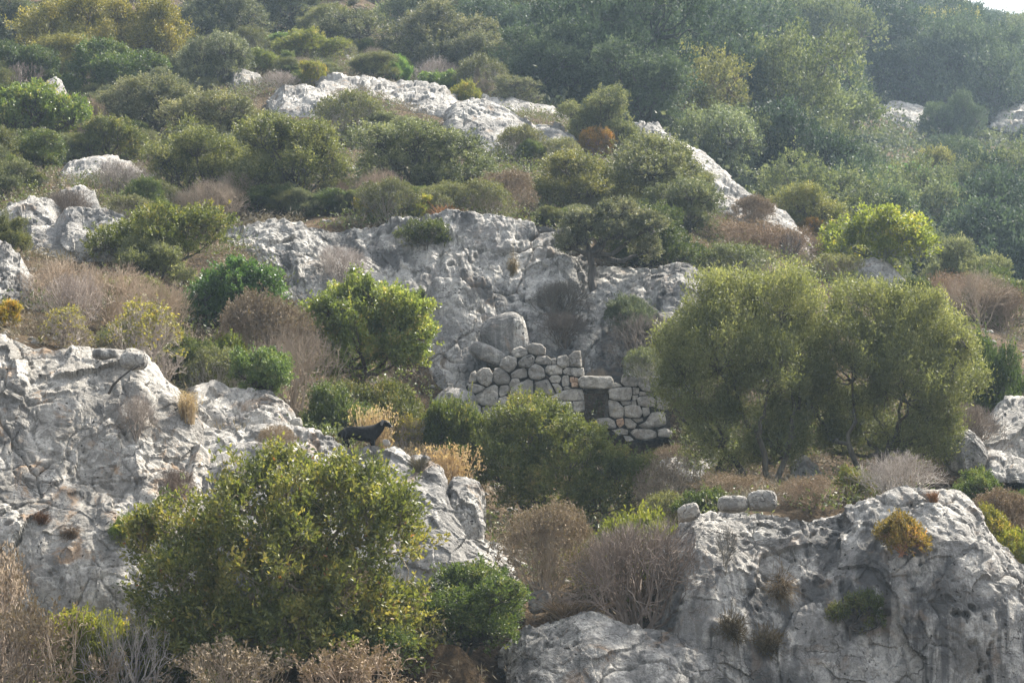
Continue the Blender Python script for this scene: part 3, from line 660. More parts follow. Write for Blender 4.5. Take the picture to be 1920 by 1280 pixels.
def links_to(pts, par, r0, r1, g, segs=3, wob=.12):
    """curved twig from par[i] to pts[i]"""
    ps = []; n = len(pts); ln = np.linalg.norm(pts - par, axis=1)[:, None]
    prev = par; pr = np.full(n, r0) if np.isscalar(r0) else r0; e = np.full(n, r1) if np.isscalar(r1) else r1
    for k_ in range(1, segs + 1):
        t = k_ / segs; q = par + (pts - par) * t + np.array([0, 0, -.10]) * ln * math.sin(t * math.pi)
        if k_ < segs: q = q + g.normal(0, wob, (n, 3)) * ln * .5
        rr = pr * (1 - t) + e * t; rp = pr * (1 - (t - 1 / segs)) + e * (t - 1 / segs)
        ps.append((prev, q, rp, rr)); prev = q
    return ps
def make_plant(kind, lobes, n_shoots, n_per, L, W, shoot, leafmat, barkmat, seed, up=.6, out=1.0, rnd=.5, gap=.0, gscale=.55, trunk_r=.10, stems=1, fork=.25, low=-.35, shell=.66, lumps=.22, twigs=1.0, spread=1.0, core=.35, trunk_x=0.0, sfill=.16):
    g = np.random.default_rng(seed); lb = np.array(lobes, float); area = (lb[:, 3] * lb[:, 5] + lb[:, 3] * lb[:, 4]); pr = area / area.sum()
    need = n_shoots; N0 = int(need * 3.0)
    li = g.choice(len(lb), N0, p=pr); dr = unit(g.normal(0, 1, (N0, 3)))
    flip = (dr[:, 2] < low) & (g.random(N0) < .85); dr[flip, 2] *= -1
    rad = np.where(g.random(N0) < sfill, g.random(N0) ** .5 * .8, shell + (1 - shell) * g.random(N0) ** .6)
    rad = rad * (1 + lumps * fbm(dr * 2.2 + li[:, None] * 5.3, 3, seed) * 2)
    rad = np.where(g.random(N0) < .06, rad * g.uniform(1.05, 1.35, N0), rad)      # stray shoots
    P = lb[li, :3] + dr * rad[:, None] * lb[li, 3:6]
    inside = np.zeros(N0, bool)
    for q in range(len(lb)):
        dd = (((P - lb[q, :3]) / lb[q, 3:6]) ** 2).sum(1); inside |= (dd < .45) & (li != q)
    keep = (~inside | (g.random(N0) < core)) & (fbm(P / gscale, 2, seed + 3) > gap - .42) & (P[:, 2] > .03)
    P = P[keep][:need]; li = li[keep][:need]; dr = dr[keep][:need]
    cen = np.average(lb[:, :3], axis=0, weights=area)
    outd = unit(unit(P - (cen * np.array([1, 1, .6]))) + dr * .8)
    sdv = unit(outd * out + np.array([0, 0, up]) + g.normal(0, rnd, P.shape))
    V, F, T = leaves(P, sdv, n_per, shoot, L, W, g, spread)
    # clump-level colour: neighbouring shoots share a tone
    cl = fbm(P / .45, 2, seed + 8) + g.normal(0, .16, len(P)); T = np.clip(T + np.repeat(np.repeat(cl, n_per), 4) * .6, 0, 1)
    crown = make_mesh('crown', V, F, M[leafmat], smooth=False, tint=T)
    # wood
    H = (lb[:, 2] + lb[:, 5]).max(); tb = []
    nb_ = stems; ang = g.random(nb_) * 6.28 + np.arange(nb_) * 6.28 / nb_
    bases = np.stack([np.cos(ang) * trunk_r * 1.4 * (nb_ > 1) + trunk_x, np.sin(ang) * trunk_r * 1.4 * (nb_ > 1), np.full(nb_, -.25)], -1)
    forks = np.stack([bases[:, 0] * 2 - trunk_x + g.normal(0, .08 * H, nb_), bases[:, 1] * 2 + g.normal(0, .05 * H, nb_), np.full(nb_, H * fork) * g.uniform(.8, 1.2, nb_)], -1)
    thick = links_to(forks, bases, trunk_r, trunk_r * .75, g, 4, .06)
    lt = lb[:, :3] - np.array([0, 0, .25]) * lb[:, 5:6]
    fi = np.argmin(((lt[:, None] - forks[None]) ** 2).sum(-1), 1)
    thick += links_to(lt, forks[fi], trunk_r * .6, trunk_r * .32, g, 5, .10)
    tv = [tubes(a, b_, c_, d_, 7) for a, b_, c_, d_ in thick]
    n2 = min(len(P), max(20, len(lb) * 7)); i2 = g.choice(len(P), n2, replace=False); P2 = lt[li[i2]] + (P[i2] - lt[li[i2]]) * .72
    tv += [tubes(a, b_, c_, d_, 5) for a, b_, c_, d_ in links_to(P2, lt[li[i2]], trunk_r * .30, trunk_r * .13, g, 4, .14)]
    n3 = int(min(len(P), n2 * 9 * twigs)); i3 = g.choice(len(P), n3, replace=False); P3 = P[i3]
    pi = np.argmin(((P3[:, None] - P2[None]) ** 2).sum(-1), 1)
    tv += [tubes(a, b_, c_, d_, 3) for a, b_, c_, d_ in links_to(P3, P2[pi], trunk_r * .11, trunk_r * .05, g, 3, .16)]
    V2, F2 = join(tv); wood = make_mesh('trunk', V2, F2, M[barkmat])
    mx = V[:, 2].max(); lo, hi = np.percentile(V[:, 0], [1, 99])
    return dict(kind=kind, crown=crown, wood=wood, w=hi - lo, h=np.percentile(V[:, 2], 99.7), cx=(lo + hi) / 2)
def dry_plant(kind, R_, H_, stems, levels, kids, mat, seed, r0=.022, spread=.42, up=.10, leafmat=None, n_leaf=0, L=.05, W=.03, flat=1.0, cone=1.05, jit=.25):
    """dome of forking bare twigs"""
    g = np.random.default_rng(seed)
    th = np.arccos(1 - g.random(stems) * (1 - math.cos(cone))); ph = g.random(stems) * 6.283
    d = np.stack([np.sin(th) * np.cos(ph), np.sin(th) * np.sin(ph), np.cos(th)], -1)
    p = d * np.array([.12, .12, 0]) * R_ * .5 - np.array([0, 0, .05]); ln = 1.0 / sum(.84 ** i for i in range(levels)); r = r0; tv = []; tips = []
    for lv in range(levels):
        n = len(p); l = ln * (.84 ** lv) * g.uniform(1 - jit, 1 + jit, n); dd = unit(d + np.array([0, 0, up]))
        step = dd * l[:, None] * np.array([R_, R_, H_]); mid = p + step * .5 + g.normal(0, .035, (n, 3)) * l[:, None] * R_ * 2; q = p + step
        r2 = r * .72
        tv.append(tubes(p, mid, np.full(n, r), np.full(n, (r + r2) / 2), 4 if lv < 2 else 3)); tv.append(tubes(mid, q, np.full(n, (r + r2) / 2), np.full(n, r2), 4 if lv < 2 else 3))
        if lv >= levels - 2: tips.append(q)
        if lv < levels - 1:
            kk = kids if lv > 0 else kids + 1
            rep = np.floor(kk + g.random(n)).astype(int); rep = np.maximum(rep, 1)
            p = np.repeat(q, rep, 0); d = unit(np.repeat(dd, rep, 0) + g.normal(0, spread, (len(p), 3)) ); r = r2
    V, F = join(tv); wood = make_mesh('twigs', V, F, M[mat], smooth=False)
    crown = None
    tp = np.concatenate(tips)
    if leafmat:
        o = tp[g.integers(0, len(tp), n_leaf)]; v, f, t = leaves(o, unit(g.normal(0, 1, o.shape) + np.array([0, 0, 1])), 3, L * 1.5, L, W, g)
        crown = make_mesh('foliage', v, f, M[leafmat], smooth=False, tint=t)
    lo, hi = np.percentile(V[:, 0], [1, 99])
    return dict(kind=kind, crown=crown, wood=wood, w=hi - lo, h=np.percentile(V[:, 2], 99.5), cx=0, dry=True)
def grass_plant(kind, n, R_, H_, mat, seed, W=.012, heads=True, droop=.25, hang=False):
    g = np.random.default_rng(seed); a = g.random(n) * 6.283; rr = np.sqrt(g.random(n)) * R_ * .55
    b = np.stack([np.cos(a) * rr, np.sin(a) * rr * .6, np.full(n, -.03)], -1)
    h = H_ * g.uniform(.55, 1.05, n); lean = g.normal(0, droop, (n, 2)) * h[:, None]
    p = b; tv = []
    for k_ in range(1, 4):
        t = k_ / 3; z = h * t
        q = b + np.stack([lean[:, 0] * t ** 1.7, lean[:, 1] * t ** 1.7, -z if hang else z], -1)
        tv.append(tubes(p, q, np.full(n, W * (1.1 - .5 * (t - .33))), np.full(n, W * (1.1 - .5 * t)), 3)); p = q
    V, F = join(tv); t0 = np.repeat(g.random(n), 6); T = np.concatenate([t0] * 3)
    if heads:
        v, f, t = leaves(p - np.array([0, 0, .30 * H_]), np.tile([[0, 0, 1.]], (n, 1)) + g.normal(0, .08, (n, 3)), 16, .34 * H_, .055, .035, g)
        f = f + len(V); V = np.concatenate([V, v]); F = np.concatenate([F, f]); T = np.concatenate([T, t])
    me = make_mesh('grass', V, F, M[mat], smooth=False, tint=T)
    lo, hi = np.percentile(V[:, 0], [1, 99])
    return dict(kind=kind, crown=None, wood=me, w=hi - lo, h=abs(np.percentile(V[:, 2], .5)) if hang else np.percentile(V[:, 2], 99.5), cx=0, dry=True, single=True)
def cushion(kind, n, R_, H_, mat, seed, ln=.16, W=.007, dirz=0.0, shoots=3):
    g = np.random.default_rng(seed); d = unit(g.normal(0, 1, (n, 3))); p = d * np.array([R_, R_ * .45, H_ * .5]) * (g.random((n, 1)) ** .6) * (1 + 1.1 * fbm(d * 2.2, 2, seed)[:, None])
    tv = []; q0 = p; dd = unit(d * .8 + g.normal(0, .5, (n, 3)) + np.array([0, -.4, dirz]))
    for k_ in range(2):
        q = q0 + dd * ln * g.uniform(.4, .8, (n, 1)); tv.append(tubes(q0, q, np.full(n, W * (1 - .3 * k_)), np.full(n, W * (.7 - .3 * k_)), 3)); q0 = q; dd = unit(dd + g.normal(0, .3, (n, 3)) + np.array([0, 0, dirz * .5]))
    V, F = join(tv); me = make_mesh('cushion', V, F, M[mat], smooth=False, tint=np.tile(np.repeat(g.random(n), 6), 2))
    return dict(kind=kind, crown=None, wood=me, w=2 * R_ + ln, h=H_ + ln, cx=0, dry=True, single=True)
def rl(n, R_, H_, seed, lobe=.42, flat=.8, z0=.45):
    n = int(n * 1.9); lobe *= .72
    g = np.random.default_rng(seed); out_ = [(0, 0, H_ * .5, R_ * .5, R_ * .5, H_ * .36)]; bite = g.random() * 6.28
    for i in range(n):
        a = i * 2.4 + g.random() * .9; rr = R_ * g.uniform(.15, .82); z = H_ * (z0 + (.86 - z0) * g.random()) * (1 - .30 * (rr / R_) ** 2)
        if abs((a - bite + 3.14) % 6.28 - 3.14) < .55 and z > .5 * H_: continue
        s_ = R_ * lobe * g.uniform(.6, 1.45)
        out_.append((math.cos(a) * rr, math.sin(a) * rr, z, s_ * g.uniform(.85, 1.3), s_, min(s_ * flat * g.uniform(.8, 1.1), z)))
    for i in range(5):                                              # skirts that reach the ground
        a = i * 1.257 + g.random(); rr = R_ * g.uniform(.4, .75); s_ = R_ * g.uniform(.22, .36)
        if g.random() < .8: out_.append((math.cos(a) * rr, math.sin(a) * rr, H_ * g.uniform(.18, .34), s_ * 1.2, s_, H_ * .22))
    return out_
PR = {}
MP = make_plant
for i in range(3):
    PR['oak%d' % i] = MP('oak', rl(6, 2.0, 2.6, 20 + i, lobe=.5), 3600, 12, .075, .042, .20, 'oak', 'bark', 100 + i, up=.5, gap=.22, gscale=.5, trunk_r=.10, stems=2, fork=.2, lumps=.28)
    PR['phil%d' % i] = MP('phil', rl(6, 1.8, 2.7, 40 + i, z0=.35, lobe=.48), 3600, 12, .085, .036, .30, 'phil', 'bark', 130 + i, up=1.2, rnd=.35, gap=.22, gscale=.45, trunk_r=.08, stems=3, fork=.15, lumps=.32, low=-.2)
    PR['lent%d' % i] = MP('lentisk', rl(8, 1.7, 1.7, 60 + i, z0=.35), 3400, 12, .065, .038, .17, 'lent', 'bark', 150 + i, up=.7, gap=.12, gscale=.4, trunk_r=.05, stems=3, fork=.12, lumps=.25, low=-.1)
for i in range(2):
    PR['carob%d' % i] = MP('carob', rl(9, 1.9, 2.3, 80 + i), 2900, 11, .10, .060, .24, 'carob', 'bark', 170 + i, up=.8, gap=.30, gscale=.45, trunk_r=.09, stems=2, lumps=.3)
    PR['yel%d' % i] = MP('terebinth', rl(8, 1.8, 2.0, 90 + i, z0=.5), 1800, 10, .10, .06, .26, 'yel', 'bark_g', 180 + i, up=.8, gap=.38, gscale=.4, trunk_r=.07, stems=2, fork=.3, lumps=.35)
    PR['low%d' % i] = MP('low_shrub', rl(6, .9, .85, 95 + i, z0=.3), 1300, 10, .06, .032, .13, 'lent', 'bark_g', 190 + i, up=.9, gap=.15, gscale=.25, trunk_r=.03, stems=3, fork=.1, lumps=.3, low=-.1)
PR['spar'] = MP('sparse_tree', rl(8, 1.9, 2.6, 33, lobe=.36), 1900, 10, .075, .042, .2, 'oak', 'bark', 201, up=.5, gap=.42, gscale=.5, trunk_r=.10, stems=1, fork=.3, lumps=.35, twigs=1.6)
PR['pine'] = MP('pine', [(0,0,2.2,1.5,1.5,.8),(-.9,.2,2.9,1.1,1.1,.6),(.9,-.2,3.2,1.1,1.0,.6),(0,.3,4.1,1.2,1.2,.7),(.3,0,5.1,.8,.8,.7),(-.8,-.4,3.8,.8,.8,.5),(1.1,.4,2.3,.9,.9,.5)], 3000, 12, .16, .03, .35, 'pine', 'bark_g', 205, up=.9, gap=.33, gscale=.6, trunk_r=.13, fork=.35, lumps=.3, spread=1.2)
for i in range(4):
    PR['far%d' % i] = MP('far_tree', rl(6, 3.3, 4.2, 210 + i, lobe=.56, z0=.35), 4200, 9, .13, .080, .36, 'far', 'bark', 220 + i, up=.5, gap=.18, gscale=1.0, trunk_r=.16, stems=2, fork=.2, lumps=.3, twigs=.5)
PR['farlight'] = MP('far_tree', rl(6, 3.0, 4.6, 215, lobe=.5, z0=.35), 3600, 9, .14, .085, .38, 'far', 'bark_g', 225, up=.9, gap=.30, gscale=.9, trunk_r=.14, stems=2, fork=.25, lumps=.35, twigs=.5)
# dry ones
PR['dry0'] = dry_plant('dry', 1.5, 1.5, 12, 8, 2.0, 'twig', 301, .022, .40)
PR['dry1'] = dry_plant('dry', 1.4, 1.3, 14, 8, 1.95, 'twig', 302, .020, .45, leafmat='dryleaf', n_leaf=1500, L=.05, W=.028)
PR['dryg'] = dry_plant('dry', 1.4, 1.5, 12, 8, 2.0, 'twig_g', 303, .022, .42)
PR['dryd'] = dry_plant('dry', 1.4, 1.5, 14, 8, 2.05, 'twig_d', 304, .024, .42)
PR['dryr'] = dry_plant('dry', 1.3, 1.6, 16, 8, 2.05, 'twig', 305, .018, .36, leafmat='dryleaf', n_leaf=3500, L=.05, W=.028, cone=.95)
PR['tall'] = dry_plant('dry', 1.3, 1.9, 7, 8, 2.1, 'twig_g', 306, .035, .40, cone=.75, leafmat='yel', n_leaf=700, L=.07, W=.05)
PR['dryn'] = dry_plant('dry', 1.4, 1.5, 9, 7, 1.75, 'twig_g', 311, .026, .42)
PR['dryn2'] = dry_plant('dry', 1.4, 1.4, 10, 7, 1.85, 'twig', 312, .024, .45, leafmat='dryleaf', n_leaf=900, L=.06, W=.03)
PR['bare'] = dry_plant('bare', 1.2, 1.6, 3, 7, 2.2, 'bark_g', 307, .04, .40, cone=.6)
PR['mixd'] = dry_plant('dry', 1.4, 1.3, 13, 8, 1.95, 'twig_g', 308, .02, .45, leafmat='phil', n_leaf=5000, L=.05, W=.028)
PR['straw'] = grass_plant('straw', 150, .9, .95, 'straw', 401)
PR['tuft'] = grass_plant('tuft', 260, .5, .45, 'dryleaf', 402, .008, False, .6)
PR['hang'] = cushion('hang', 900, .35, .8, 'dryleaf', 403, .22, .006, -.7)
PR['cush'] = cushion('hang', 1300, .40, .5, 'dryleaf', 404, .13, .007, .1)
# heroes
def S2(px, row, D, bx, by):       # lobe centre from the traced picture, relative to the plant's foot
    a = at(px, row, D); b = at(bx, by, D); return a[0] - b[0], a[2] - b[2]
def hero_lobes(D, bx, by, items):
    out_ = []; k = D / FPX / cP
    for (x0, y0, x1, y1, dy) in items:
        cx, cz = S2((x0 + x1) / 2, (y0 + y1) / 2, D, bx, by); rx = (x1 - x0) / 2 * k; rz = (y1 - y0) / 2 * k
        out_.append((cx, dy, cz, rx, (rx + rz) / 2, rz))
    return out_
HF = hero_lobes(42.5, 520, 1270, [(380,880,620,1080,0),(560,860,740,1040,.3),(250,960,430,1120,.2),(620,920,800,1100,-.1),(420,1000,640,1180,-.6),(260,1060,440,1230,-.3),(560,1040,740,1200,-.5),(640,1090,800,1260,0),(340,1130,520,1270,-.6),(230,980,320,1060,.1),(460,840,560,930,.5),(290,1170,500,1300,-.5),(440,1140,680,1300,-.8),(600,1170,800,1310,-.3),(400,1060,620,1200,.2)])
PR['hero_arb'] = MP('arbutus', HF, 6600, 10, .100, .046, .26, 'arb', 'bark_g', 501, up=.9, gap=.31, gscale=.35, trunk_r=.10, stems=3, fork=.25, lumps=.35, low=-.5, twigs=1.2)
HO1 = hero_lobes(56.3, 1440, 905, [(1250,580,1440,760,0),(1300,525,1440,640,.3),(1400,520,1530,650,0),(1240,650,1380,820,.2),(1360,640,1510,800,-.5),(1440,600,1560,780,.3),(1290,760,1420,880,0),(1400,760,1520,890,.4),(1235,600,1330,720,.5),(1290,820,1400,905,.3),(1400,820,1500,890,.5),(1232,700,1300,800,.2)])
HO2 = hero_lobes(56.6, 1640, 905, [(1550,540,1700,680,.3),(1650,560,1790,700,0),(1530,620,1660,780,-.2),(1620,660,1770,820,-.5),(1720,620,1830,780,.1),(1560,740,1680,850,.3),(1700,740,1800,860,.2),(1490,700,1590,820,.6),(1780,650,1845,770,.2),(1640,800,1790,890,.4),(1540,800,1640,870,.5)])
PR['hero_ol1'] = MP('olive', HO1, 8600, 14, .085, .026, .42, 'olive', 'bark', 503, up=2.0, rnd=.35, gap=.24, gscale=.40, trunk_r=.085, stems=3, fork=.18, lumps=.3, low=-.5)
PR['hero_ol2'] = MP('olive', HO2, 8600, 14, .085, .026, .42, 'olive', 'bark', 504, up=2.0, rnd=.35, gap=.26, gscale=.40, trunk_r=.085, stems=3, fork=.18, lumps=.3, low=-.5)
HC = hero_lobes(58.5, 690, 745, [(560,560,700,700,0),(620,525,740,640,.2),(690,560,815,680,0),(590,620,720,740,-.4),(700,620,790,720,-.2),(550,590,620,670,.2)])
PR['hero_carob'] = MP('carob', HC, 4800, 11, .085, .052, .22, 'carob', 'bark', 505, up=.9, gap=.28, gscale=.38, trunk_r=.09, stems=2, fork=.15, lumps=.35, low=-.4)
HL = hero_lobes(55.5, 1040, 1000, [(930,750,1080,880,0),(880,820,1010,960,-.2),(1000,800,1140,930,-.5),(1090,840,1215,960,-.2),(940,870,1100,995,-.6),(1060,900,1180,995,-.4),(860,790,940,900,.3)])
PR['hero_lent'] = MP('lentisk', HL, 7000, 12, .06, .034, .16, 'lent', 'bark', 507, up=.8, gap=.14, gscale=.35, trunk_r=.07, stems=3, fork=.12, lumps=.3, low=-.3)
HK = hero_lobes(69.6, 1112, 545, [(1055,395,1140,450,0),(1110,378,1210,435,.2),(1170,405,1248,455,-.2),(1048,435,1105,490,-.2),(1185,445,1240,485,.3),(1120,425,1190,462,-.3)])
PR['hero_oak'] = MP('oak', HK, 2600, 12, .065, .036, .16, 'oak', 'bark', 509, up=.4, gap=.38, gscale=.35, trunk_r=.14, stems=1, fork=.38, lumps=.3, low=-.3, twigs=1.3)
PR['twist'] = MP('twisted', [(.35,0,.55,.42,.3,.22),(-.25,0,.45,.35,.25,.12),(.75,0,.2,.3,.25,.3),(.65,0,.6,.35,.3,.18)], 650, 10, .05, .03, .12, 'lent', 'bark', 511, up=.2, gap=.3, gscale=.2, trunk_r=.035, low=-1, twigs=1.2)

# ------------------------------------------------------------------ placing plants
bpy.context.view_layer.update()
dg = bpy.context.evaluated_depsgraph_get()
def hit(px, row):
    r = ray(px, row); ok, loc, nrm, idx, ob, mt = scene.ray_cast(dg, Vector((0, 0, 0)), Vector(r).normalized(), distance=2000)
    return (np.array(loc), ob.name.split('.')[0]) if ok else (None, None)
def drop_to(px, row, D):
    p = at(px, row, D); ok, loc, *_ = scene.ray_cast(dg, Vector((p[0], p[1], p[2] + 60)), Vector((0, 0, -1)), distance=200)
    return np.array(loc) if ok else p
NAMES = dict(oak='oak_tree', phillyrea='evergreen_shrub', phil='evergreen_shrub', lentisk='lentisk_shrub', carob='leafy_tree', terebinth='autumn_tree', low_shrub='low_shrub', sparse_tree='open_tree', pine='pine_tree', far_tree='forest_tree',
             dry='dry_shrub', bare='bare_sapling', straw='straw_clump', tuft='grass_tuft', hang='hanging_tuft', arbutus='arbutus_tree', olive='olive_tree', twisted='twisted_tree')
CATS = dict(oak='tree', phil='shrub', lentisk='shrub', carob='tree', terebinth='tree', low_shrub='shrub', sparse_tree='tree', pine='tree', far_tree='tree', dry='shrub', bare='sapling', straw='grass', tuft='grass', hang='grass', arbutus='tree', olive='tree', twisted='tree')
def put(proto, loc, wm, hm, label, group=None, tint=(1, 1, 1), rz=None, sink=.08, name=None, cat=None):
    p = PR[proto]; kd = p['kind']; sx = wm / p['w']; sz = hm / p['h']
    nm = name or NAMES[kd]
    if p.get('single'):
        o = bpy.data.objects.new(nm, p['wood']); COL.objects.link(o); parts = [o]; root = o
    else:
        root = bpy.data.objects.new(nm, None); COL.objects.link(root); parts = []
        for key, pn in (('crown', 'crown' if not p.get('dry') else 'foliage'), ('wood', 'trunk' if not p.get('dry') else 'twigs')):
            if p[key] is None: continue
            c = bpy.data.objects.new(pn, p[key]); COL.objects.link(c); c.parent = root; parts.append(c)
    root.location = (loc[0], loc[1], loc[2] - sink * hm); root.scale = (sx, (sx + sz) / 2, sz)
    root.rotation_euler = (0, 0, rz if rz is not None else random.random() * 6.283)
    if kd == 'dry': a_ = sum(tint) / 3; tint = tuple(v * .6 + a_ * .4 for v in tint)
    for c in parts: c.color = (*tint, 1)
    tag(root, label, cat or CATS[kd], group); return root
BOX = []
def plant(proto, x0, y0, x1, y1, label, tint=(1, 1, 1), D=None, group=None, rz=None, name=None, cat=None):
    cx = (x0 + x1) / 2; kd = PR[proto]['kind']
    if kd == 'hang':
        loc, nm = hit(cx, (y0 + y1) / 2); k = loc[1] / FPX / cP
        return put(proto, loc, (x1 - x0) * k, (y1 - y0) * k, label, group, tint, 0.0, sink=0)
    if D is None:
        loc, nm = hit(cx, y1)
        if loc is None: loc = drop_to(cx, y1, 150)
    else: loc = drop_to(cx, y1, D)
    BOX.append((x0, y0, x1, y1)); k = loc[1] / FPX / cP; wm = (x1 - x0) * k
    topz = at(cx, y0, loc[1])[2]; h0 = (y1 - y0) * k; hm = min(max(topz - loc[2], h0 * .85), h0 * 1.4)
    if loc[1] > 107 and kd in ('oak', 'phil', 'far_tree', 'sparse_tree'): wm *= 1.10; hm *= 1.12
    if loc[1] > 70 and kd not in ('tuft', 'bare'): wm *= 1.06
    return put(proto, loc, wm, hm, label, group, tint, rz, name=name, cat=cat)
def hero(proto, D, bx, by, label, tint=(1, 1, 1)):
    p = PR[proto]; b = at(bx, by, D)
    nm = NAMES[p['kind']]; root = bpy.data.objects.new(nm, None); COL.objects.link(root); root.location = b
    for key, pn in (('crown', 'crown'), ('wood', 'trunk')):
        c = bpy.data.objects.new(pn, p[key]); COL.objects.link(c); c.parent = root; c.color = (*tint, 1)
    tag(root, label, CATS[p['kind']])

hero('hero_arb', 42.5, 520, 1270, "large glossy leaved tree in the foreground with reddish dead leaves", (1.32, 1.2, .85))
hero('hero_ol1', 56.3, 1440, 905, "left one of the two big feathery olive trees", (1.2, 1.2, 1.0))
hero('hero_ol2', 56.6, 1640, 905, "right one of the two big feathery olive trees", (1.12, 1.12, .95))
hero('hero_carob', 58.5, 690, 745, "bright green leafy tree in front of the cliff, left of the ruined wall", (1.5, 1.25, 1.0))
hero('hero_lent', 55.5, 1040, 1000, "wide dark green mound hiding the foot of the ruined wall", (1.25, 1.2, .95))
hero('hero_oak', 69.6, 1112, 545, "dark trunked oak leaning over the cliff above the ruined wall")

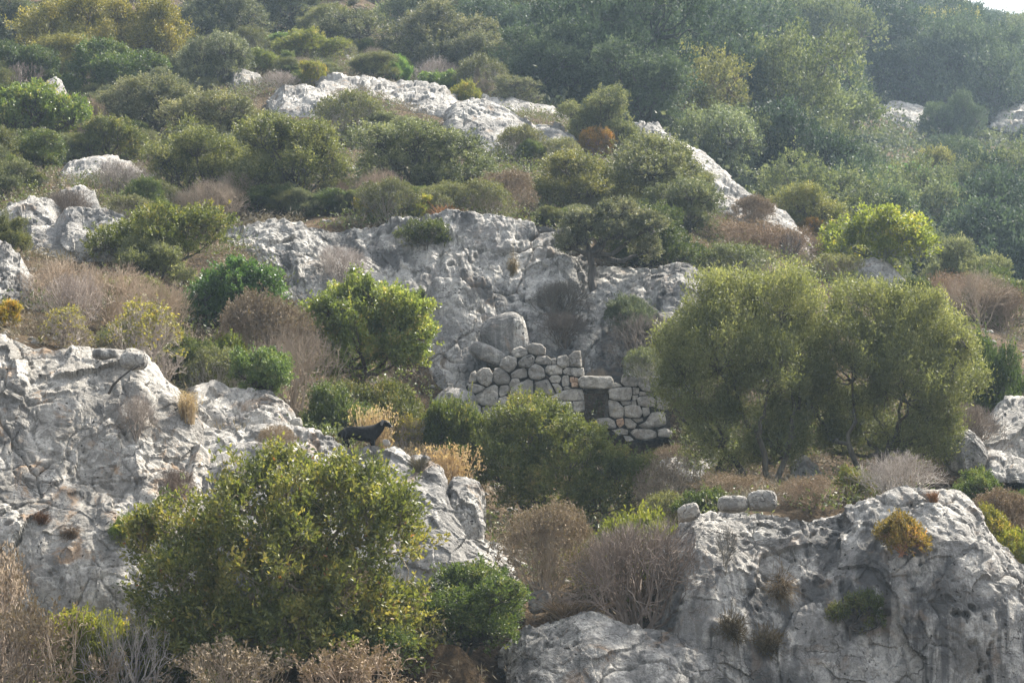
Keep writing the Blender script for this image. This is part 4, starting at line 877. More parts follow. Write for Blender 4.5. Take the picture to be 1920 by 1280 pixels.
# (prototype, x0, y0, x1, y1, label, tint, distance)
DKG = (.72, .80, .75); GRY = (1.12, 1.05, 1.1); YLW = (1.35, 1.25, .75); BRT = (1.25, 1.3, .8); DUL = (.9, .88, .85); PNK = (1.15, .98, .95); DRK = (.6, .68, .6)
PL = [
# --- front
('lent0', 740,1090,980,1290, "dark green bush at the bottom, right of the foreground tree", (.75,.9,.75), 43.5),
('lent1', 90,1090,245,1230, "yellow green rounded bush in the lower left corner region", (2.0,1.75,.9), 43.5),
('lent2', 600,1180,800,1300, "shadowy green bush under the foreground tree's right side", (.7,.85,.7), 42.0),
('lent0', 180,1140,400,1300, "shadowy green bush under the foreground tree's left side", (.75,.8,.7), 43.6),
('dryn2', -60,1020,70,1240, "reddish brown dry bush at the lower left edge", PNK, 43.5),
('dryn2', -40,1120,180,1310, "tangle of bare pinkish twigs in the lower left corner", (.85,.75,.72), 40.5),
('dryn', 140,1120,330,1310, "pale forked bare twigs right of the yellow green bush", (.8,.78,.75), 41.0),
('dryn2', 300,1190,560,1320, "dark brown twiggy undergrowth at the foot of the foreground tree", (1,.9,.85), 40.2),
('dryn2', 540,1200,820,1330, "reddish brown low twigs along the bottom edge below the foreground tree", (1.1,.9,.8), 40.0),
('dry1', 760,1030,880,1110, "orange brown dry bush against the rock right of the foreground tree", (1.1,.9,.75), 46.0),
('dryr', 935,935,1110,1140, "large reddish brown dry bush right of the goat's ledge", (1.05,.92,.84), 47.2),
('dryd', 1095,960,1300,1180, "large grey brown twiggy bush on top of the low cliff", (1.35,1.2,1.12), 46.2),
('low0', 1110,940,1270,1060, "yellow green shrub behind the grey brown twiggy bush", (1.9,1.7,.9), 48.5),
('low1', 880,1085,960,1130, "little dark green shrub in the gully left of the reddish dry bush", (1,1,.9), 47.4),
('tuft', 1020,1130,1120,1175, "brown grass in the gully at the foot of the reddish dry bush", (.9,.75,.6), 46.0),
('tuft', 1180,1075,1260,1120, "brown grass clump behind the grey brown twiggy bush's foot", (.8,.7,.55), 47.5),
('hang', 1430,1060,1500,1175, "brown grass hanging in the cleft of the right cliff", (.75,.65,.5), None),
('cush', 1340,1150,1400,1215, "dark cushion plant on the right cliff face, upper of the two", (.62,.58,.46), None),
('cush', 1400,1180,1475,1240, "dark cushion plant on the right cliff face, lower of the two", (.62,.58,.46), None),
('low0', 1635,945,1742,1005, "orange and yellow spurge shrub on the right cliff top", (2.2,1.35,1.0), 45.6),
('tuft', 1738,918,1762,936, "small rusty grass cushion on the right cliff crest", (1.2,.75,.45), 46.4),
('dryg', 1600,840,1760,935, "spiky grey twig bush on the right cliff top below the olive tree", (1.0,.95,.9), 49.0),
('low1', 1560,870,1640,925, "small olive green shrub between the olive trunks", (1.3,1.2,.8), 50.0),
('dry1', 1470,890,1590,945, "reddish low twigs behind the right cliff crest", (1.0,.8,.7), 49.0),
('lent0', 1768,868,1868,935, "dark green rounded bush on the right, left one of two domes", (.9,1.05,.8), 54.0),
('lent1', 1870,885,1960,940, "dark green rounded bush at the right edge, right one of two domes", (.9,1.05,.8), 54.0),
('dryr', 1800,915,1960,1000, "dry reddish grass bank at the right edge", (1.0,.8,.7), 51.5),
('low0', 1810,940,1900,1010, "yellow green low shrub on the right edge beside the cliff", (2.0,1.6,.8), 50.5),
('low1', 1870,980,1960,1050, "green and yellow shrub at the far right behind the cliff shoulder", (1.8,1.6,.7), 50.0),
('bare', 1340,925,1375,990, "tiny bare sapling standing before the pair of cliff top stones", (1.2,1.2,1.1), 45.5),
('dry1', 1200,850,1330,960, "rusty brown dry brush between the green mound and the olive tree", (.95,.85,.78), 55.0),
('dry1', 1290,900,1440,960, "low dry brush at the foot of the left olive tree", (.95,.78,.65), 51.5),
('low0', 1280,905,1370,950, "small dark green shrub behind the cliff top stones", (.9,1,.8), 50.5),
('mixd', 1200,920,1290,1000, "sparse olive coloured brush right of the green mound", (1.1,1.0,.8), 51.5),
# --- left cliff and thicket above it
('dryg', 75,500,200,650, "grey bare twig thicket at the left end above the left cliff", (1.15,1.0,.9), 54.5),
('dry0', 40,480,200,600, "pinkish bare bush high at the left end of the long thicket", (1.1,.95,.9), 57.5),
('dry0', 130,500,300,650, "pinkish bare bush in the middle of the long dry thicket", (1.1,.95,.88), 56.0),
('tall', 175,560,345,700, "tall pale stemmed bush with few yellow leaves in the dry thicket", (1.15,1.05,1.0), 52.0),
('dry0', 215,515,355,660, "pinkish bare bush at the right end of the long dry thicket", (1.1,.95,.88), 55.0),
('tall', 60,570,190,665, "slender grey stems rising from the left cliff crest", (1,.9,.85), 51.8),
('yel0', -40,580,45,640, "bright yellow bush at the left edge above the left cliff", (1.5,1.2,.6), 54.0),
('mixd', 180,610,330,690, "dark green and twiggy undergrowth behind the left cliff crest", (.9,.95,.8), 53.5),
('bare', 285,650,335,705, "small pale bare bush on the slope right of the left cliff", (1.6,1.5,1.4), 51.0),
('lent2', 300,620,420,710, "dark leafy bush below the right end of the dry thicket", (.8,.85,.75), 54.5),
('mixd', 360,650,480,735, "grey green shrub behind the rounded grey hump", (1.0,1.0,.9), 53.5),
('carob0', 450,650,555,775, "bright glossy green bush beside the rounded grey hump", (.95,.95,.9), 52.8),
('dryr', 410,545,580,690, "large brownish bare bush left of the bright green tree", (.9,.8,.78), 57.0),
('dry0', 490,580,600,720, "brown twig bush with dark gap right of the brownish bare bush", (.85,.75,.72), 55.5),
('low0', 380,580,470,650, "light green shrub among the bare bushes left of centre", (1.6,1.6,.9), 56.0),
('carob1', 340,480,545,610, "dark glossy green bush at the foot of the cliff's left end", (.55,.72,.6), 61.5),
('olive_s', 215,440,360,520, "grey green olive bush below the spreading green bush", (1.1,1.1,1.1), 63.0),
('lent1', 165,380,410,520, "spreading mid green bush left of the cliff", (1.25,1.2,.9), 64.5),
('phil0', -30,390,45,470, "dark olive green bush at the left edge above the narrow crag", (.8,.8,.7), 62.0),
('lent2', 170,480,330,520, "thin strip of bright green shrubs above the dry thicket", (1.5,1.5,.9), 60.0),
('lent0', 560,690,720,790, "green bush with light tips behind the goat", (.85,.95,.8), 54.0),
('lent1', 640,680,800,790, "olive green bush behind the goat, below the bright green tree", (1.1,1.0,.75), 56.5),
('lent2', 740,710,890,850, "mid green leafy bush right of the tall straw, before the wall's left end", (1.0,1.05,.8), 56.0),
('straw', 660,754,738,838, "orange dry straw clump right behind the goat", (1,1,1), 52.2),
('straw', 803,805,878,890, "orange dry straw clump at the edge of the goat's ledge", (.95,.9,.85), 51.0),
('dry1', 730,765,830,845, "brownish dry grass bush right of the goat", (1.05,.95,.8), 52.0),
('tall', 720,670,800,760, "bare reddish stems before the bright green tree's foot", (.95,.8,.7), 55.5),
('tuft', 560,795,640,812, "brown dead grass strip on the ledge left of the goat", (.8,.6,.45), 50.9),
('straw', 330,790,370,860, "thin golden grass stalks on the left cliff's right flank", (1,1,.95), 49.6),
('dryg', 225,730,290,820, "small dead grey bush on the face of the left cliff", (.8,.7,.62), None),
('hang', 110,980,160,1020, "brown tuft on the left cliff face", (.7,.55,.42), None),
('cush', 60,960,95,990, "small rusty tuft at the left edge of the left cliff face", (.9,.6,.45), None),
('low1', 212,930,248,970, "small bright green sprig in the dark cleft of the left cliff", (1.3,1.5,.8), 46.8),
('dryd', 300,870,370,960, "brown dead brush in the cleft behind the foreground tree", (1.1,.85,.7), 47.5),
('dry1', 490,795,545,835, "pale dead twigs on the ledge right of the golden stalks", (1.1,.9,.7), None),
('tuft', 770,855,800,885, "small grey tuft on the bright ledge right of the goat", (.6,.6,.5), None),
# --- central cliff plants
('dryg', 590,455,690,530, "pale bare twigs on the pale cliff left of the long cleft", (1.2,1.1,1.05), None),
('low0', 755,405,850,460, "grey green shrub draped over the cliff crest", (.9,.9,.85), None),
('dryd', 1010,520,1100,600, "dusty grey shrub hanging on the cliff left of the leaning oak's foot", (.75,.8,.75), None),
('oak2', 1120,545,1250,640, "dark shrub mass right below the leaning oak", (.62,.72,.68), None),
('dryd', 1010,580,1110,650, "dark tangle of dead stems above the ruined wall", (.9,.85,.8), None),
('dryd', 1150,580,1270,700, "bare dark bush on the rock right of the ruined wall's top", (1.1,1.05,1.0), None),
('mixd', 1170,650,1240,710, "small leafy sapling above the right part of the ruined wall", (.9,1,.8), None),
('dry0', 1098,735,1140,785, "brown twigs filling the doorway of the ruined wall", (.8,.72,.68), 66.0),
('dry1', 880,740,945,790, "pinkish twigs against the left part of the ruined wall", (1.05,.9,.85), 64.6),
('dry1', 1230,840,1300,900, "pinkish dry grass under the right end of the ruined wall", (1.0,.85,.8), 62.0),
('hang', 950,465,975,545, "yellowish dry grass in the crack of the cliff face", (1.2,1.1,.8), None),
('low1', 770,540,800,565, "tiny green tuft on the cliff right of the bright green tree", (.8,.9,.7), None),
# --- slope above the cliff, left to right
('phil0', 262,215,450,405, "tall olive green evergreen clump, left one of the pair above the cliff", (1.0,1.02,.85), 77.0),
('phil1', 440,215,655,410, "tall olive green evergreen clump, right one of the pair above the cliff", (.98,1.0,.85), 76.0),
('oak0', 640,230,945,400, "broad grey green oak with spreading limbs above the cliff", (1.0,1.08,.95), 80.0),
('oak1', 655,205,790,275, "grey green oak behind the broad spreading oak", (1.0,1.05,.9), 92.0),
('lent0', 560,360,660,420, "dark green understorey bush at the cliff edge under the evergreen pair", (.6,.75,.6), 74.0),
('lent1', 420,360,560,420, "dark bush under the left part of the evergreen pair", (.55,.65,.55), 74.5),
('dry0', 350,330,450,420, "bare brownish bush in front of the left evergreen clump", (.9,.8,.78), 72.5),
('dry0', 675,310,745,380, "pinkish bare bush at the foot of the broad spreading oak", (1.0,.82,.78), 75.5),
('bare', 610,335,655,380, "small bare orange brown bush between the evergreen pair and the oak", (1.3,1.0,.85), 74.5),
('yel0', 735,365,815,410, "small yellow green shrub on the cliff edge", (1.0,1.15,.8), 72.5),
('yel1', 675,355,730,405, "bright yellow tipped shrub at the cliff edge, left of the small yellow green one", (1.2,1.15,.7), 73.0),
('tuft', 805,385,860,412, "orange dead grass at the cliff crest", (1.3,.8,.5), 72.0),
('dryr', 890,315,1010,410, "pinkish grey bare bush right of the broad spreading oak", (1.0,.85,.82), 76.5),
('mixd', 850,340,950,410, "grey green brush at the cliff crest, left of the pinkish bare bush", (1.0,.95,.85), 74.0),
('phil2', 1000,285,1200,420, "olive coloured bush crowned with yellow tips right of centre", (1.05,1.0,.8), 80.0),
('oak2', 1100,250,1355,435, "huge rounded oak clump on the right shoulder of the near hill", (.98,1.02,.85), 82.5),
('oak0', 1200,330,1360,440, "lower right part tree of the oak clump, darker and round", (.85,.92,.78), 79.0),
('yel0', 1120,285,1175,330, "bush top turning golden at the edge of the oak clump", (1.0,.95,.6), 80.5),
('oak1', 1060,158,1205,262, "wind bent oak with an orange brown dead patch above the slab", (1.0,1.05,.75), 96.0),
('yel1', 1092,198,1138,242, "orange brown ball of dead leaves in the wind bent oak", (1.25,.80,.65), 94.5),
('spar', 905,140,1010,205, "thin grey crowned little tree behind the slab", (1.0,1.0,.95), 106.0),
('yel1', 845,150,905,190, "small shrub with yellow and orange leaves on the upper rib", (1.0,1.05,.75), 105.0),
('carob0', 790,130,900,185, "leafy bright green shrub left of the thin grey crowned tree", (.9,.95,.75), 109.0),
('mixd', 930,250,1020,330, "brown tipped bush growing against the slab", (1.0,.9,.8), 92.0),
('lent1', 975,262,1015,320, "green leafy shrub against the slab's middle", (1,1.1,.9), 91.0),
('mixd', 1020,270,1090,330, "pale grey brush in front of the slab's right end", (1.3,1.2,1.1), 91.0),
('oak2', 195,135,385,250, "rounded grey green oak on the left slope", (1.1,1.08,1.0), 92.0),
('oak0', 325,165,520,270, "pale tipped grey oak right of the rounded grey green one", (1.25,1.2,1.0), 90.0),
('oak1', 255,115,345,190, "dark inner oak behind the rounded grey green oak", (.85,.9,.85), 98.0),
('oak0', 350,70,470,180, "grey open crowned tree among rocks in the upper left", (1.0,1.05,1.0), 108.0),
('carob1', -30,155,150,300, "leafy yellow green tree at the left edge", (1.05,1.0,.75), 88.0),
('dryr', 120,180,200,250, "pinkish bare bush right of the leafy yellow green tree", (1.05,.9,.88), 90.0),
('lent2', 130,220,270,300, "mid green low bush below the pinkish bare bush", (1.1,1.05,.85), 85.0),
('lent0', -20,240,120,340, "dark green bushes along the left edge below the yellow green tree", (.8,.9,.75), 81.0),
('dryg', 175,295,280,390, "grey bare bush below the low wide rock", (.85,.78,.74), 74.0),
('dryd', 90,345,160,410, "grey brown scrub beside the small pale rock", (1.1,1,.9), 68.0),
('lent1', -20,320,90,370, "low brownish green scrub at the left edge above the flat topped outcrop", (.9,.85,.75), 74.0),
('mixd', 190,385,290,440, "grey brush at the right end of the dark seamed outcrop", (.9,.85,.8), 66.5),
# top left
('phil2', 75,0,230,110, "golden green pine like tree in the upper left corner, left one", (1.45,1.25,.65), 114.0),
('phil0', 210,-10,350,110, "golden green pine like tree in the upper left corner, right one", (1.5,1.25,.65), 112.0),
('phil1', 60,70,160,140, "golden green tree lower in the upper left corner", (1.3,1.15,.65), 108.0),
('oak1', -40,-10,85,110, "dark grey green tree in the top left corner", (.8,.88,.85), 118.0),
('lent0', 110,60,275,185, "dark green bush below the golden green trees", (.7,.88,.75), 102.0),
('lent1', -20,80,110,150, "deep green scrub at the left edge below the corner tree", (.6,.75,.65), 106.0),
('bare', 10,100,90,160, "leaning bare branch among the dark scrub at the upper left edge", (.9,.8,.75), 100.0),
('bare', 215,125,262,170, "bare reddish twigs behind the round grey green oak", (1.1,.9,.85), 99.0),
('oak2', 330,-20,470,70, "dull grey oak at the top edge right of the golden trees", (.8,.85,.85), 125.0),
('oak0', 450,-30,610,70, "dark dense oak at the top edge left of centre", (.75,.82,.8), 132.0),
('spar', 600,10,730,110, "dark limbed tree with open crown near the top centre left", (.85,.88,.8), 121.0),
('oak1', 730,5,910,140, "large dull grey oak near the top, left of centre", (.92,.9,.85), 122.0),
('oak0', 850,60,960,140, "smaller grey oak at the right side of the large dull one", (1.0,1.0,.95), 119.0),
('carob0', 480,60,560,110, "green rounded shrub by the thin rock ledge near the top", (.8,.9,.8), 121.0),
('lent2', 520,55,650,130, "light green scrub patch above the sloping light rock", (1.6,1.5,.95), 115.0),
('lent1', 440,90,540,145, "bright green shrubs left of the light green scrub patch", (1.4,1.4,.9), 112.0),
('yel0', 560,115,610,180, "yellow green pointed shrub above the sloping light rock", (1.0,1.05,.7), 105.0),
('dryg', 490,130,560,175, "pale bare bush behind the sloping light rock", (1.1,1.0,.95), 104.0),
('carob1', 718,100,760,150, "small vivid green bush above the pale rib", (1.1,1.3,.9), 111.0),
('dryg', 770,105,860,160, "wide grey bare bush above the pale rib", (1.0,.9,.88), 111.0),
('oak2', 960,60,1060,130, "rounded dull oak top right of the smaller grey oak", (.8,.95,.85), 130.0),
('oak0', 648,222,712,250, "grey shrub hugging the foot of the pale rib", (1.0,1.0,.9), 98.0),
# right side slope
('dryr', 1360,372,1462,440, "smooth pinkish twig dome on the right ridge", (1.0,.85,.85), 84.5),
('dry1', 1300,415,1460,490, "pinkish brown dry brush below the twig dome", (1.1,.88,.82), 79.0),
('dry1', 1400,430,1520,510, "reddish dry brush right of the twig dome", (1.05,.82,.75), 79.0),
('dry1', 1230,440,1330,500, "tan dry brush right of the leaning oak", (1.1,.9,.75), 75.0),
('mixd', 1310,460,1450,540, "dark green wiry shrub above the left olive tree", (.8,.9,.75), 73.5),
('phil1', 1450,320,1580,420, "olive shrub with rusty brown seed heads on the right ridge", (1.2,1.15,.85), 89.0),
('yel0', 1485,322,1550,365, "rusty brown head of dead blossom in the right ridge shrub", (1.1,.76,.6), 88.0),
('yel1', 1545,400,1765,545, "yellow green autumn tree with open crown on the right", (1.0,1.2,.85), 78.5),
('mixd', 1520,480,1620,540, "olive scrub left of the autumn tree's foot", (1.2,1.1,.85), 76.0),
('bare', 1465,430,1510,505, "dark bare forked sapling left of the autumn tree", (.5,.45,.45), 77.5),
('oak1', 1720,430,1870,545, "grey green tree right of the autumn tree", (1.2,1.25,1.05), 84.0),
('oak0', 1590,385,1700,450, "round grey green bush behind the autumn tree", (1.2,1.25,1.1), 90.0),
('dryr', 1820,565,1960,680, "pinkish grey bare thicket at the right edge", (1.0,.85,.85), 77.0),
('dry1', 1720,530,1840,620, "reddish dry bank right behind the right olive tree", (1.1,.8,.7), 78.0),
('oak2', 1860,510,1980,570, "grey green rounded shrub above the pinkish thicket at the right edge", (1.2,1.3,1.1), 84.0),
('lent2', 1790,600,1915,740, "dark bush standing between the right olive tree and the right edge", (.62,.78,.65), 62.5),
('dryd', 1750,740,1870,830, "grey twiggy scrub below the dark bush at the right", (1.3,1.2,1.1), 59.0),
('phil2', 1250,330,1330,400, "olive green bush at the back of the oak clump", (1,1,.8), 88.0),
('yel0', 1280,330,1300,345, "tiny yellow green sprig on the grey crest line", (1,1,.8), 95.0),
# valley edge (nearer far trees)
('carob1', 1640,300,1800,430, "bright leafed poplar like bush in the valley right of centre", (.85,1.15,1.1), None),
('carob0', 1740,350,1900,480, "green leafy valley bush near the right edge", (.65,.95,.85), None),
('carob1', 1830,420,1960,540, "dark green valley bush at the right edge", (.5,.75,.65), None),
('oak1', 1400,300,1500,370, "grey green valley bush behind the twig dome", (1.2,1.2,1.0), None),
('carob0', 1570,310,1630,390, "slim pointed light green tree in the valley", (.9,1.2,.95), None),
('oak0', 1260,200,1420,330, "big pale grey green tree just behind the grey crest line", (1.15,1.3,1.15), 110.0),
('pine', 1540,-10,1660,85, "light yellow green pine standing out of the far forest", (1.0,1.0,1.0), 235.0),
('pine', 1120,-10,1210,60, "bright green pine at the top edge right of centre", (.85,.9,.7), 200.0),
('far1', 1440,80,1600,200, "dark broad crown in the middle of the far forest", (.9,1.0,.95), 190.0),
('far2', 1640,55,1790,200, "dark domed tree above the pale slanting scar", (.75,.85,.8), 196.0),
('far0', 1790,55,1930,200, "largest dark domed tree at the far forest's right side", (.7,.82,.78), 194.0),
('far3', 1735,200,1815,300, "dark rounded tree standing in front of the pale slanting scar", (.75,.9,.78), 178.0),
('far1', 1785,185,1850,290, "dark rounded tree between the scar and the right edge rock", (.75,.9,.78), 179.0),
('farlight', 1450,150,1590,270, "bushy grey green tree left of the pale slanting scar", (1.3,1.3,1.25), 172.0),
]
g_ol = rl(6, 1.3, 1.5, 71, z0=.35)
PR['olive_s'] = MP('phil', g_ol, 2600, 12, .075, .028, .24, 'olive', 'bark', 515, up=1.1, rnd=.4, gap=.2, gscale=.35, trunk_r=.06, stems=3, fork=.15, lumps=.3)
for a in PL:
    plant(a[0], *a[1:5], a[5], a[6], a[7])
hl, _n = hit(1590, 1190)
if hl is not None:
    put('twist', hl + np.array([0, -.05, 0]), 1.05, .85, "tiny twisted tree growing out of the right cliff face", None, (1, 1, 1), 0.0, sink=0)

def dead_branch():
    trace = [(204, 738), (212, 722), (226, 708), (243, 695), (262, 686)]
    pts = []
    for i, (px, row) in enumerate(trace):
        l, n_ = hit(px, row); pts.append((l if l is not None else at(px, row, 47.5)) + np.array([0, -.05 - .05 * i, 0]))
    d_ = min(p[1] for p in pts) + .1; pts = np.array([at(px, row, d_ + .12 * (2 - i)) for i, (px, row) in enumerate(trace)]); c = pts[0].copy(); pts = pts - c
    rr = np.array([.030, .027, .022, .016, .008]); tw = [tubes(pts[:-1], pts[1:], rr[:-1], rr[1:], 7)]
    tips = np.array([[.18, 0, .10], [.12, .05, .16]]) + pts[3]; tw.append(tubes(np.stack([pts[3], pts[3]]), tips, np.full(2, .010), np.full(2, .004), 5))
    V, F = join(tw); tag(link('dead_branch', make_mesh('dead_branch', V, F, M['bark']), loc=c), "curved dark dead branch lying on the upper left cliff", 'branch')
dead_branch()

# ---- trees of the hazy far forest and fill of the near slope
g = np.random.default_rng(99)
cnt = 0; FAR = ['far0', 'far1', 'far2', 'far3', 'farlight']
LBL = {'far0': "rounded dark evergreen in the hazy forest across the valley", 'far1': "broad evergreen crown in the hazy forest across the valley", 'far2': "lumpy evergreen crown in the hazy forest across the valley",
       'far3': "mid green tree in the hazy forest across the valley", 'farlight': "pale grey green tree in the hazy forest across the valley"}
def ground_at(px, D): return drop_to(px, float(row_of(np.array([px]), np.array([D]))[0]), D)
D = 101.0
while D < 338:
    cw = np.interp(D, [100, 200, 340], [5.6, 8.6, 11.5])
    stepx = cw * .92 / D * FPX
    x = -60 + g.random() * stepx
    while x < 2030:
        dd = D + g.uniform(-.45, .45) * cw; px = x + g.uniform(-.3, .3) * stepx
        x += stepx
        lim = np.interp(px, [-60, 700, 850, 1000, 1200, 1400, 1500, 1700], [132, 150, 128, 110, 108, 101, 100, 99])
        row = float(row_of(np.array([px]), np.array([dd]))[0])
        if dd < lim or row < -25 : continue
        if px > 1790 and dd > 290: continue
        if 1575 < px < 1780 and 179 < dd < 189: continue
        if px > 1850 and 181 < dd < 195: continue
        if 1535 < px < 1670 and 205 < dd < 236: continue
        if 1600 < px < 1960 and 99 < dd < 107: continue
        loc = ground_at(px, dd)
        # skip what the near hill hides
        tp = loc + np.array([0, 0, cw * .62]); h_, nm_ = None, None
        ok, l2, *_ = scene.ray_cast(dg, Vector((0, 0, 0)), Vector(tp).normalized(), distance=float(np.linalg.norm(tp)) - 1)
        if ok: continue
        s_cap = np.interp(px + cw * .5 / dd * FPX, [1700, 1800, 1830, 1880, 1920, 2000], [-90, -85, -40, -22, 4, 14])
        hw = cw * .5 / dd * FPX
        if dd < 188 and px + hw * .7 > 1600 and px - hw * .7 < 1735: s_cap = max(s_cap, g.uniform(225, 300))
        if dd < 194 and px + hw * .7 > 1868: s_cap = max(s_cap, g.uniform(205, 280))
        hmax = (at(px, s_cap, loc[1])[2] - loc[2]) * .85
        if hmax < .6: continue
        pr_ = FAR[int(g.choice(5, p=[.24, .22, .2, .16, .18]))]; s_ = g.uniform(.72, 1.25)
        tn = g.choice(4); tint = [(.42, .56, .62), (.8, .94, .95), (1.35, 1.35, 1.1), (.6, .76, .82)][tn] if pr_ != 'farlight' else (1.6, 1.6, 1.4)
        flab = ["dark bluish evergreen crown in the hazy forest across the valley", "mid green crown in the hazy forest across the valley", "light green crown in the hazy forest across the valley", "dull grey green crown in the hazy forest across the valley"][tn]
        if pr_ == 'farlight': flab = LBL[pr_]
        if g.random() < .05: tint = (2.0, 1.7, 1.0); flab = "yellowing crown in the hazy forest across the valley"
        hw0 = cw * s_ * g.uniform(.85, 1.15); hw_ = min(hw0, hmax)
        put(pr_, loc, cw * s_ * 1.12 * max(.42, hw_ / hw0) if hw_ < hw0 else cw * s_ * 1.12, hw_, flab, 'forest trees across the valley', tint)
        cnt += 1
    D += cw * .84
print('far trees', cnt)
# small shrubs between the big ones on the near slope
fc = 0
FILL = [('lent0', "low green shrub among the trees of the near slope", (.9, 1, .85)), ('oak1', "low grey green oak scrub among the trees of the near slope", (.95, 1, .9)), ('phil1', "low olive green scrub among the trees of the near slope", (.95, .95, .8)),
        ('dry0', "low bare bush among the trees of the near slope", (.95, .85, .82)), ('mixd', "low half bare bush among the trees of the near slope", (.95, .92, .85))]
for i in range(6000):
    if fc >= 260: break
    px = g.uniform(-30, 1950); dd = g.uniform(72, 128)
    if dd < 72 and 380 < px < 1350: continue
    lim = np.interp(px, [-60, 700, 850, 1000, 1200, 1400, 1500, 1950], [132, 150, 128, 110, 97, 89, 84, 82])
    if dd > lim: continue
    if dd < 64 and px > 1230: continue
    loc = ground_at(px, dd); n_ = loc / loc[1]
    ok, l2, nn_, ii, ob, mm_ = scene.ray_cast(dg, Vector((0, 0, 0)), Vector(loc + np.array([0, 0, .9])).normalized(), distance=float(np.linalg.norm(loc)) - .8)
    if ok: continue
    ok2, l3, n3, i3, ob3, m3 = scene.ray_cast(dg, Vector((loc[0], loc[1], loc[2] + 5)), Vector((0, 0, -1)), distance=20)
    if ok2 and ob3.name.startswith('limestone'): continue
    wd = g.uniform(1.5, 2.6); blocked = False
    for ox, oz in ((0, .25), (0, .6), (0, .9), (-.4, .5), (.4, .5), (-.45, .2), (.45, .2)):
        tpt = loc + np.array([ox * wd, 0, oz * wd * .8]); ok4, l4, n4, i4, ob4, m4 = scene.ray_cast(dg, Vector((0, 0, 0)), Vector(tpt).normalized(), distance=900)
        if ok4 and ob4.name.startswith('limestone'): blocked = True
    if blocked: continue
    cpt = loc + np.array([0, 0, .35 * wd]); yc = cP * cpt[1] + sP * cpt[2]; zc = -sP * cpt[1] + cP * cpt[2]; sx_, sy_ = 960 + FPX * cpt[0] / yc, 640 - FPX * zc / yc
    if any(b_[0] + 8 < sx_ < b_[2] - 8 and b_[1] < sy_ < b_[3] + 10 for b_ in BOX): wd *= .55
    if any(b_[0] + 8 < sx_ < b_[2] - 8 and b_[1] < sy_ < b_[3] - .28 * (b_[3] - b_[1]) for b_ in BOX): continue
    q = FILL[int(g.choice(5, p=[.27, .25, .2, .14, .14]))]
    put(q[0], loc, wd, wd * g.uniform(.65, 1.0), q[1], 'low scrub of the near slope', tuple(np.array(q[2]) * g.uniform(.75, 1.15)), cat='shrub', name='scrub_bush'); fc += 1
print('fill', fc)

# ------------------------------------------------------------------ ground cover that nobody could count
def cover(name, n, mat, L, W, leaves_per, hgt, rad, seed, thr, d0=40.0, d1=128.0, xa=-60):
    g = np.random.default_rng(seed); pts = []
    D_ = np.sqrt(g.uniform(d0 ** 2, d1 ** 2, n)); X_ = g.uniform(xa, 1980, n)
    tp = at(X_, row_of(X_, D_), D_)
    kp = fbm(tp / np.array([3, 3, 1e9]) + seed, 2, seed) > thr; X_, D_, tp = X_[kp], D_[kp], tp[kp]
    out_ = []
    for q in range(len(tp)):
        ok, l, nn, ii, ob, mm_ = scene.ray_cast(dg, Vector((tp[q, 0], tp[q, 1], tp[q, 2] + 6)), Vector((0, 0, -1)), distance=20)
        if ok and ob.name == 'ground': out_.append(l[:])
    P = np.array(out_); rep = np.repeat(P, leaves_per, 0); rr = g.normal(0, rad, (len(rep), 3)); rr[:, 2] = np.abs(rr[:, 2]) * hgt
    o = rep + rr; v, f, t = leaves(o, unit(g.normal(0, .5, o.shape) + np.array([0, 0, 1])), 2, L, L, W, g)
    tag(link(name, make_mesh(name, v, f, M[mat], smooth=False, tint=t)), kind='stuff')
cover('dry_grass', 16000, 'dryleaf', .16, .025, 14, .5, .22, 5, -.25)
cover('ground_cover', 11000, 'lent', .08, .045, 26, .7, .28, 6, -.05)

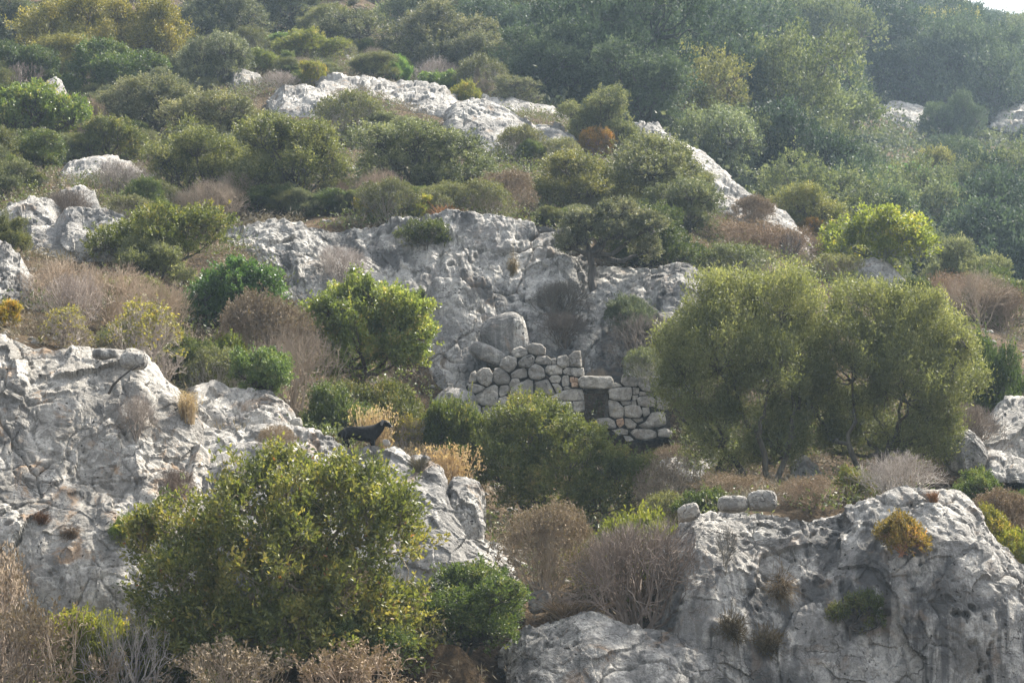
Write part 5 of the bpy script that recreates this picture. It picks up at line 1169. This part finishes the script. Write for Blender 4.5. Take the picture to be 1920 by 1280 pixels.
def loose_stones():
    import bmesh
    bm = bmesh.new(); bmesh.ops.create_icosphere(bm, subdivisions=2, radius=1)
    V0 = np.array([v.co[:] for v in bm.verts]); F0 = np.array([[v.index for v in f.verts] for f in bm.faces]); bm.free()
    g = np.random.default_rng(77); Vs, Fs, o = [], [], 0
    for q in range(4200):
        px, D_ = g.uniform(-40, 1960), math.sqrt(g.uniform(48 ** 2, 108 ** 2)); tp = at(px, float(row_of(np.array([px]), np.array([D_]))[0]), D_)
        ok, l, nn, ii, ob, mm_ = scene.ray_cast(dg, Vector((tp[0], tp[1], tp[2] + 6)), Vector((0, 0, -1)), distance=20)
        if not ok or ob.name != 'ground': continue
        r_ = .04 + .11 * g.random() ** 3; rm = np.linalg.qr(g.normal(0, 1, (3, 3)))[0]
        v = (np.sign(V0) * np.abs(V0) ** .7 + g.normal(0, .10, V0.shape)) @ rm * np.array([1, .8, .65]) * r_ + np.array(l[:])
        Vs.append(v); Fs.append(F0 + o); o += len(v)
    tag(link('loose_stones', make_mesh('loose_stones', np.concatenate(Vs), np.concatenate(Fs), M['rock_warm'], smooth=False)), kind='stuff')
loose_stones()

cover('forest_understorey', 9000, 'far', .26, .17, 12, .9, .65, 8, -2, 104.0, 335.0, 1000)

# ------------------------------------------------------------------ haze
def haze():
    x0, x1, y0, y1, z0, z1 = -700, 700, -30, 5200, -12, 150
    V = [(x, y, z) for x in (x0, x1) for y in (y0, y1) for z in (z0, z1)]
    F = [(0, 1, 3, 2), (4, 6, 7, 5), (0, 4, 5, 1), (2, 3, 7, 6), (0, 2, 6, 4), (1, 5, 7, 3)]
    me = bpy.data.meshes.new('haze'); me.from_pydata(V, [], F)
    m = bpy.data.materials.new('air'); m.use_nodes = True; t = m.node_tree; t.nodes.clear()
    out = t.nodes.new('ShaderNodeOutputMaterial'); v = t.nodes.new('ShaderNodeVolumePrincipled')
    v.inputs['Color'].default_value = (.60, .80, 1.0, 1); v.inputs['Density'].default_value = 0.00037; v.inputs['Anisotropy'].default_value = 0.3
    t.links.new(v.outputs[0], out.inputs['Volume']); me.materials.append(m)
    tag(link('haze', me), kind='stuff')
haze()
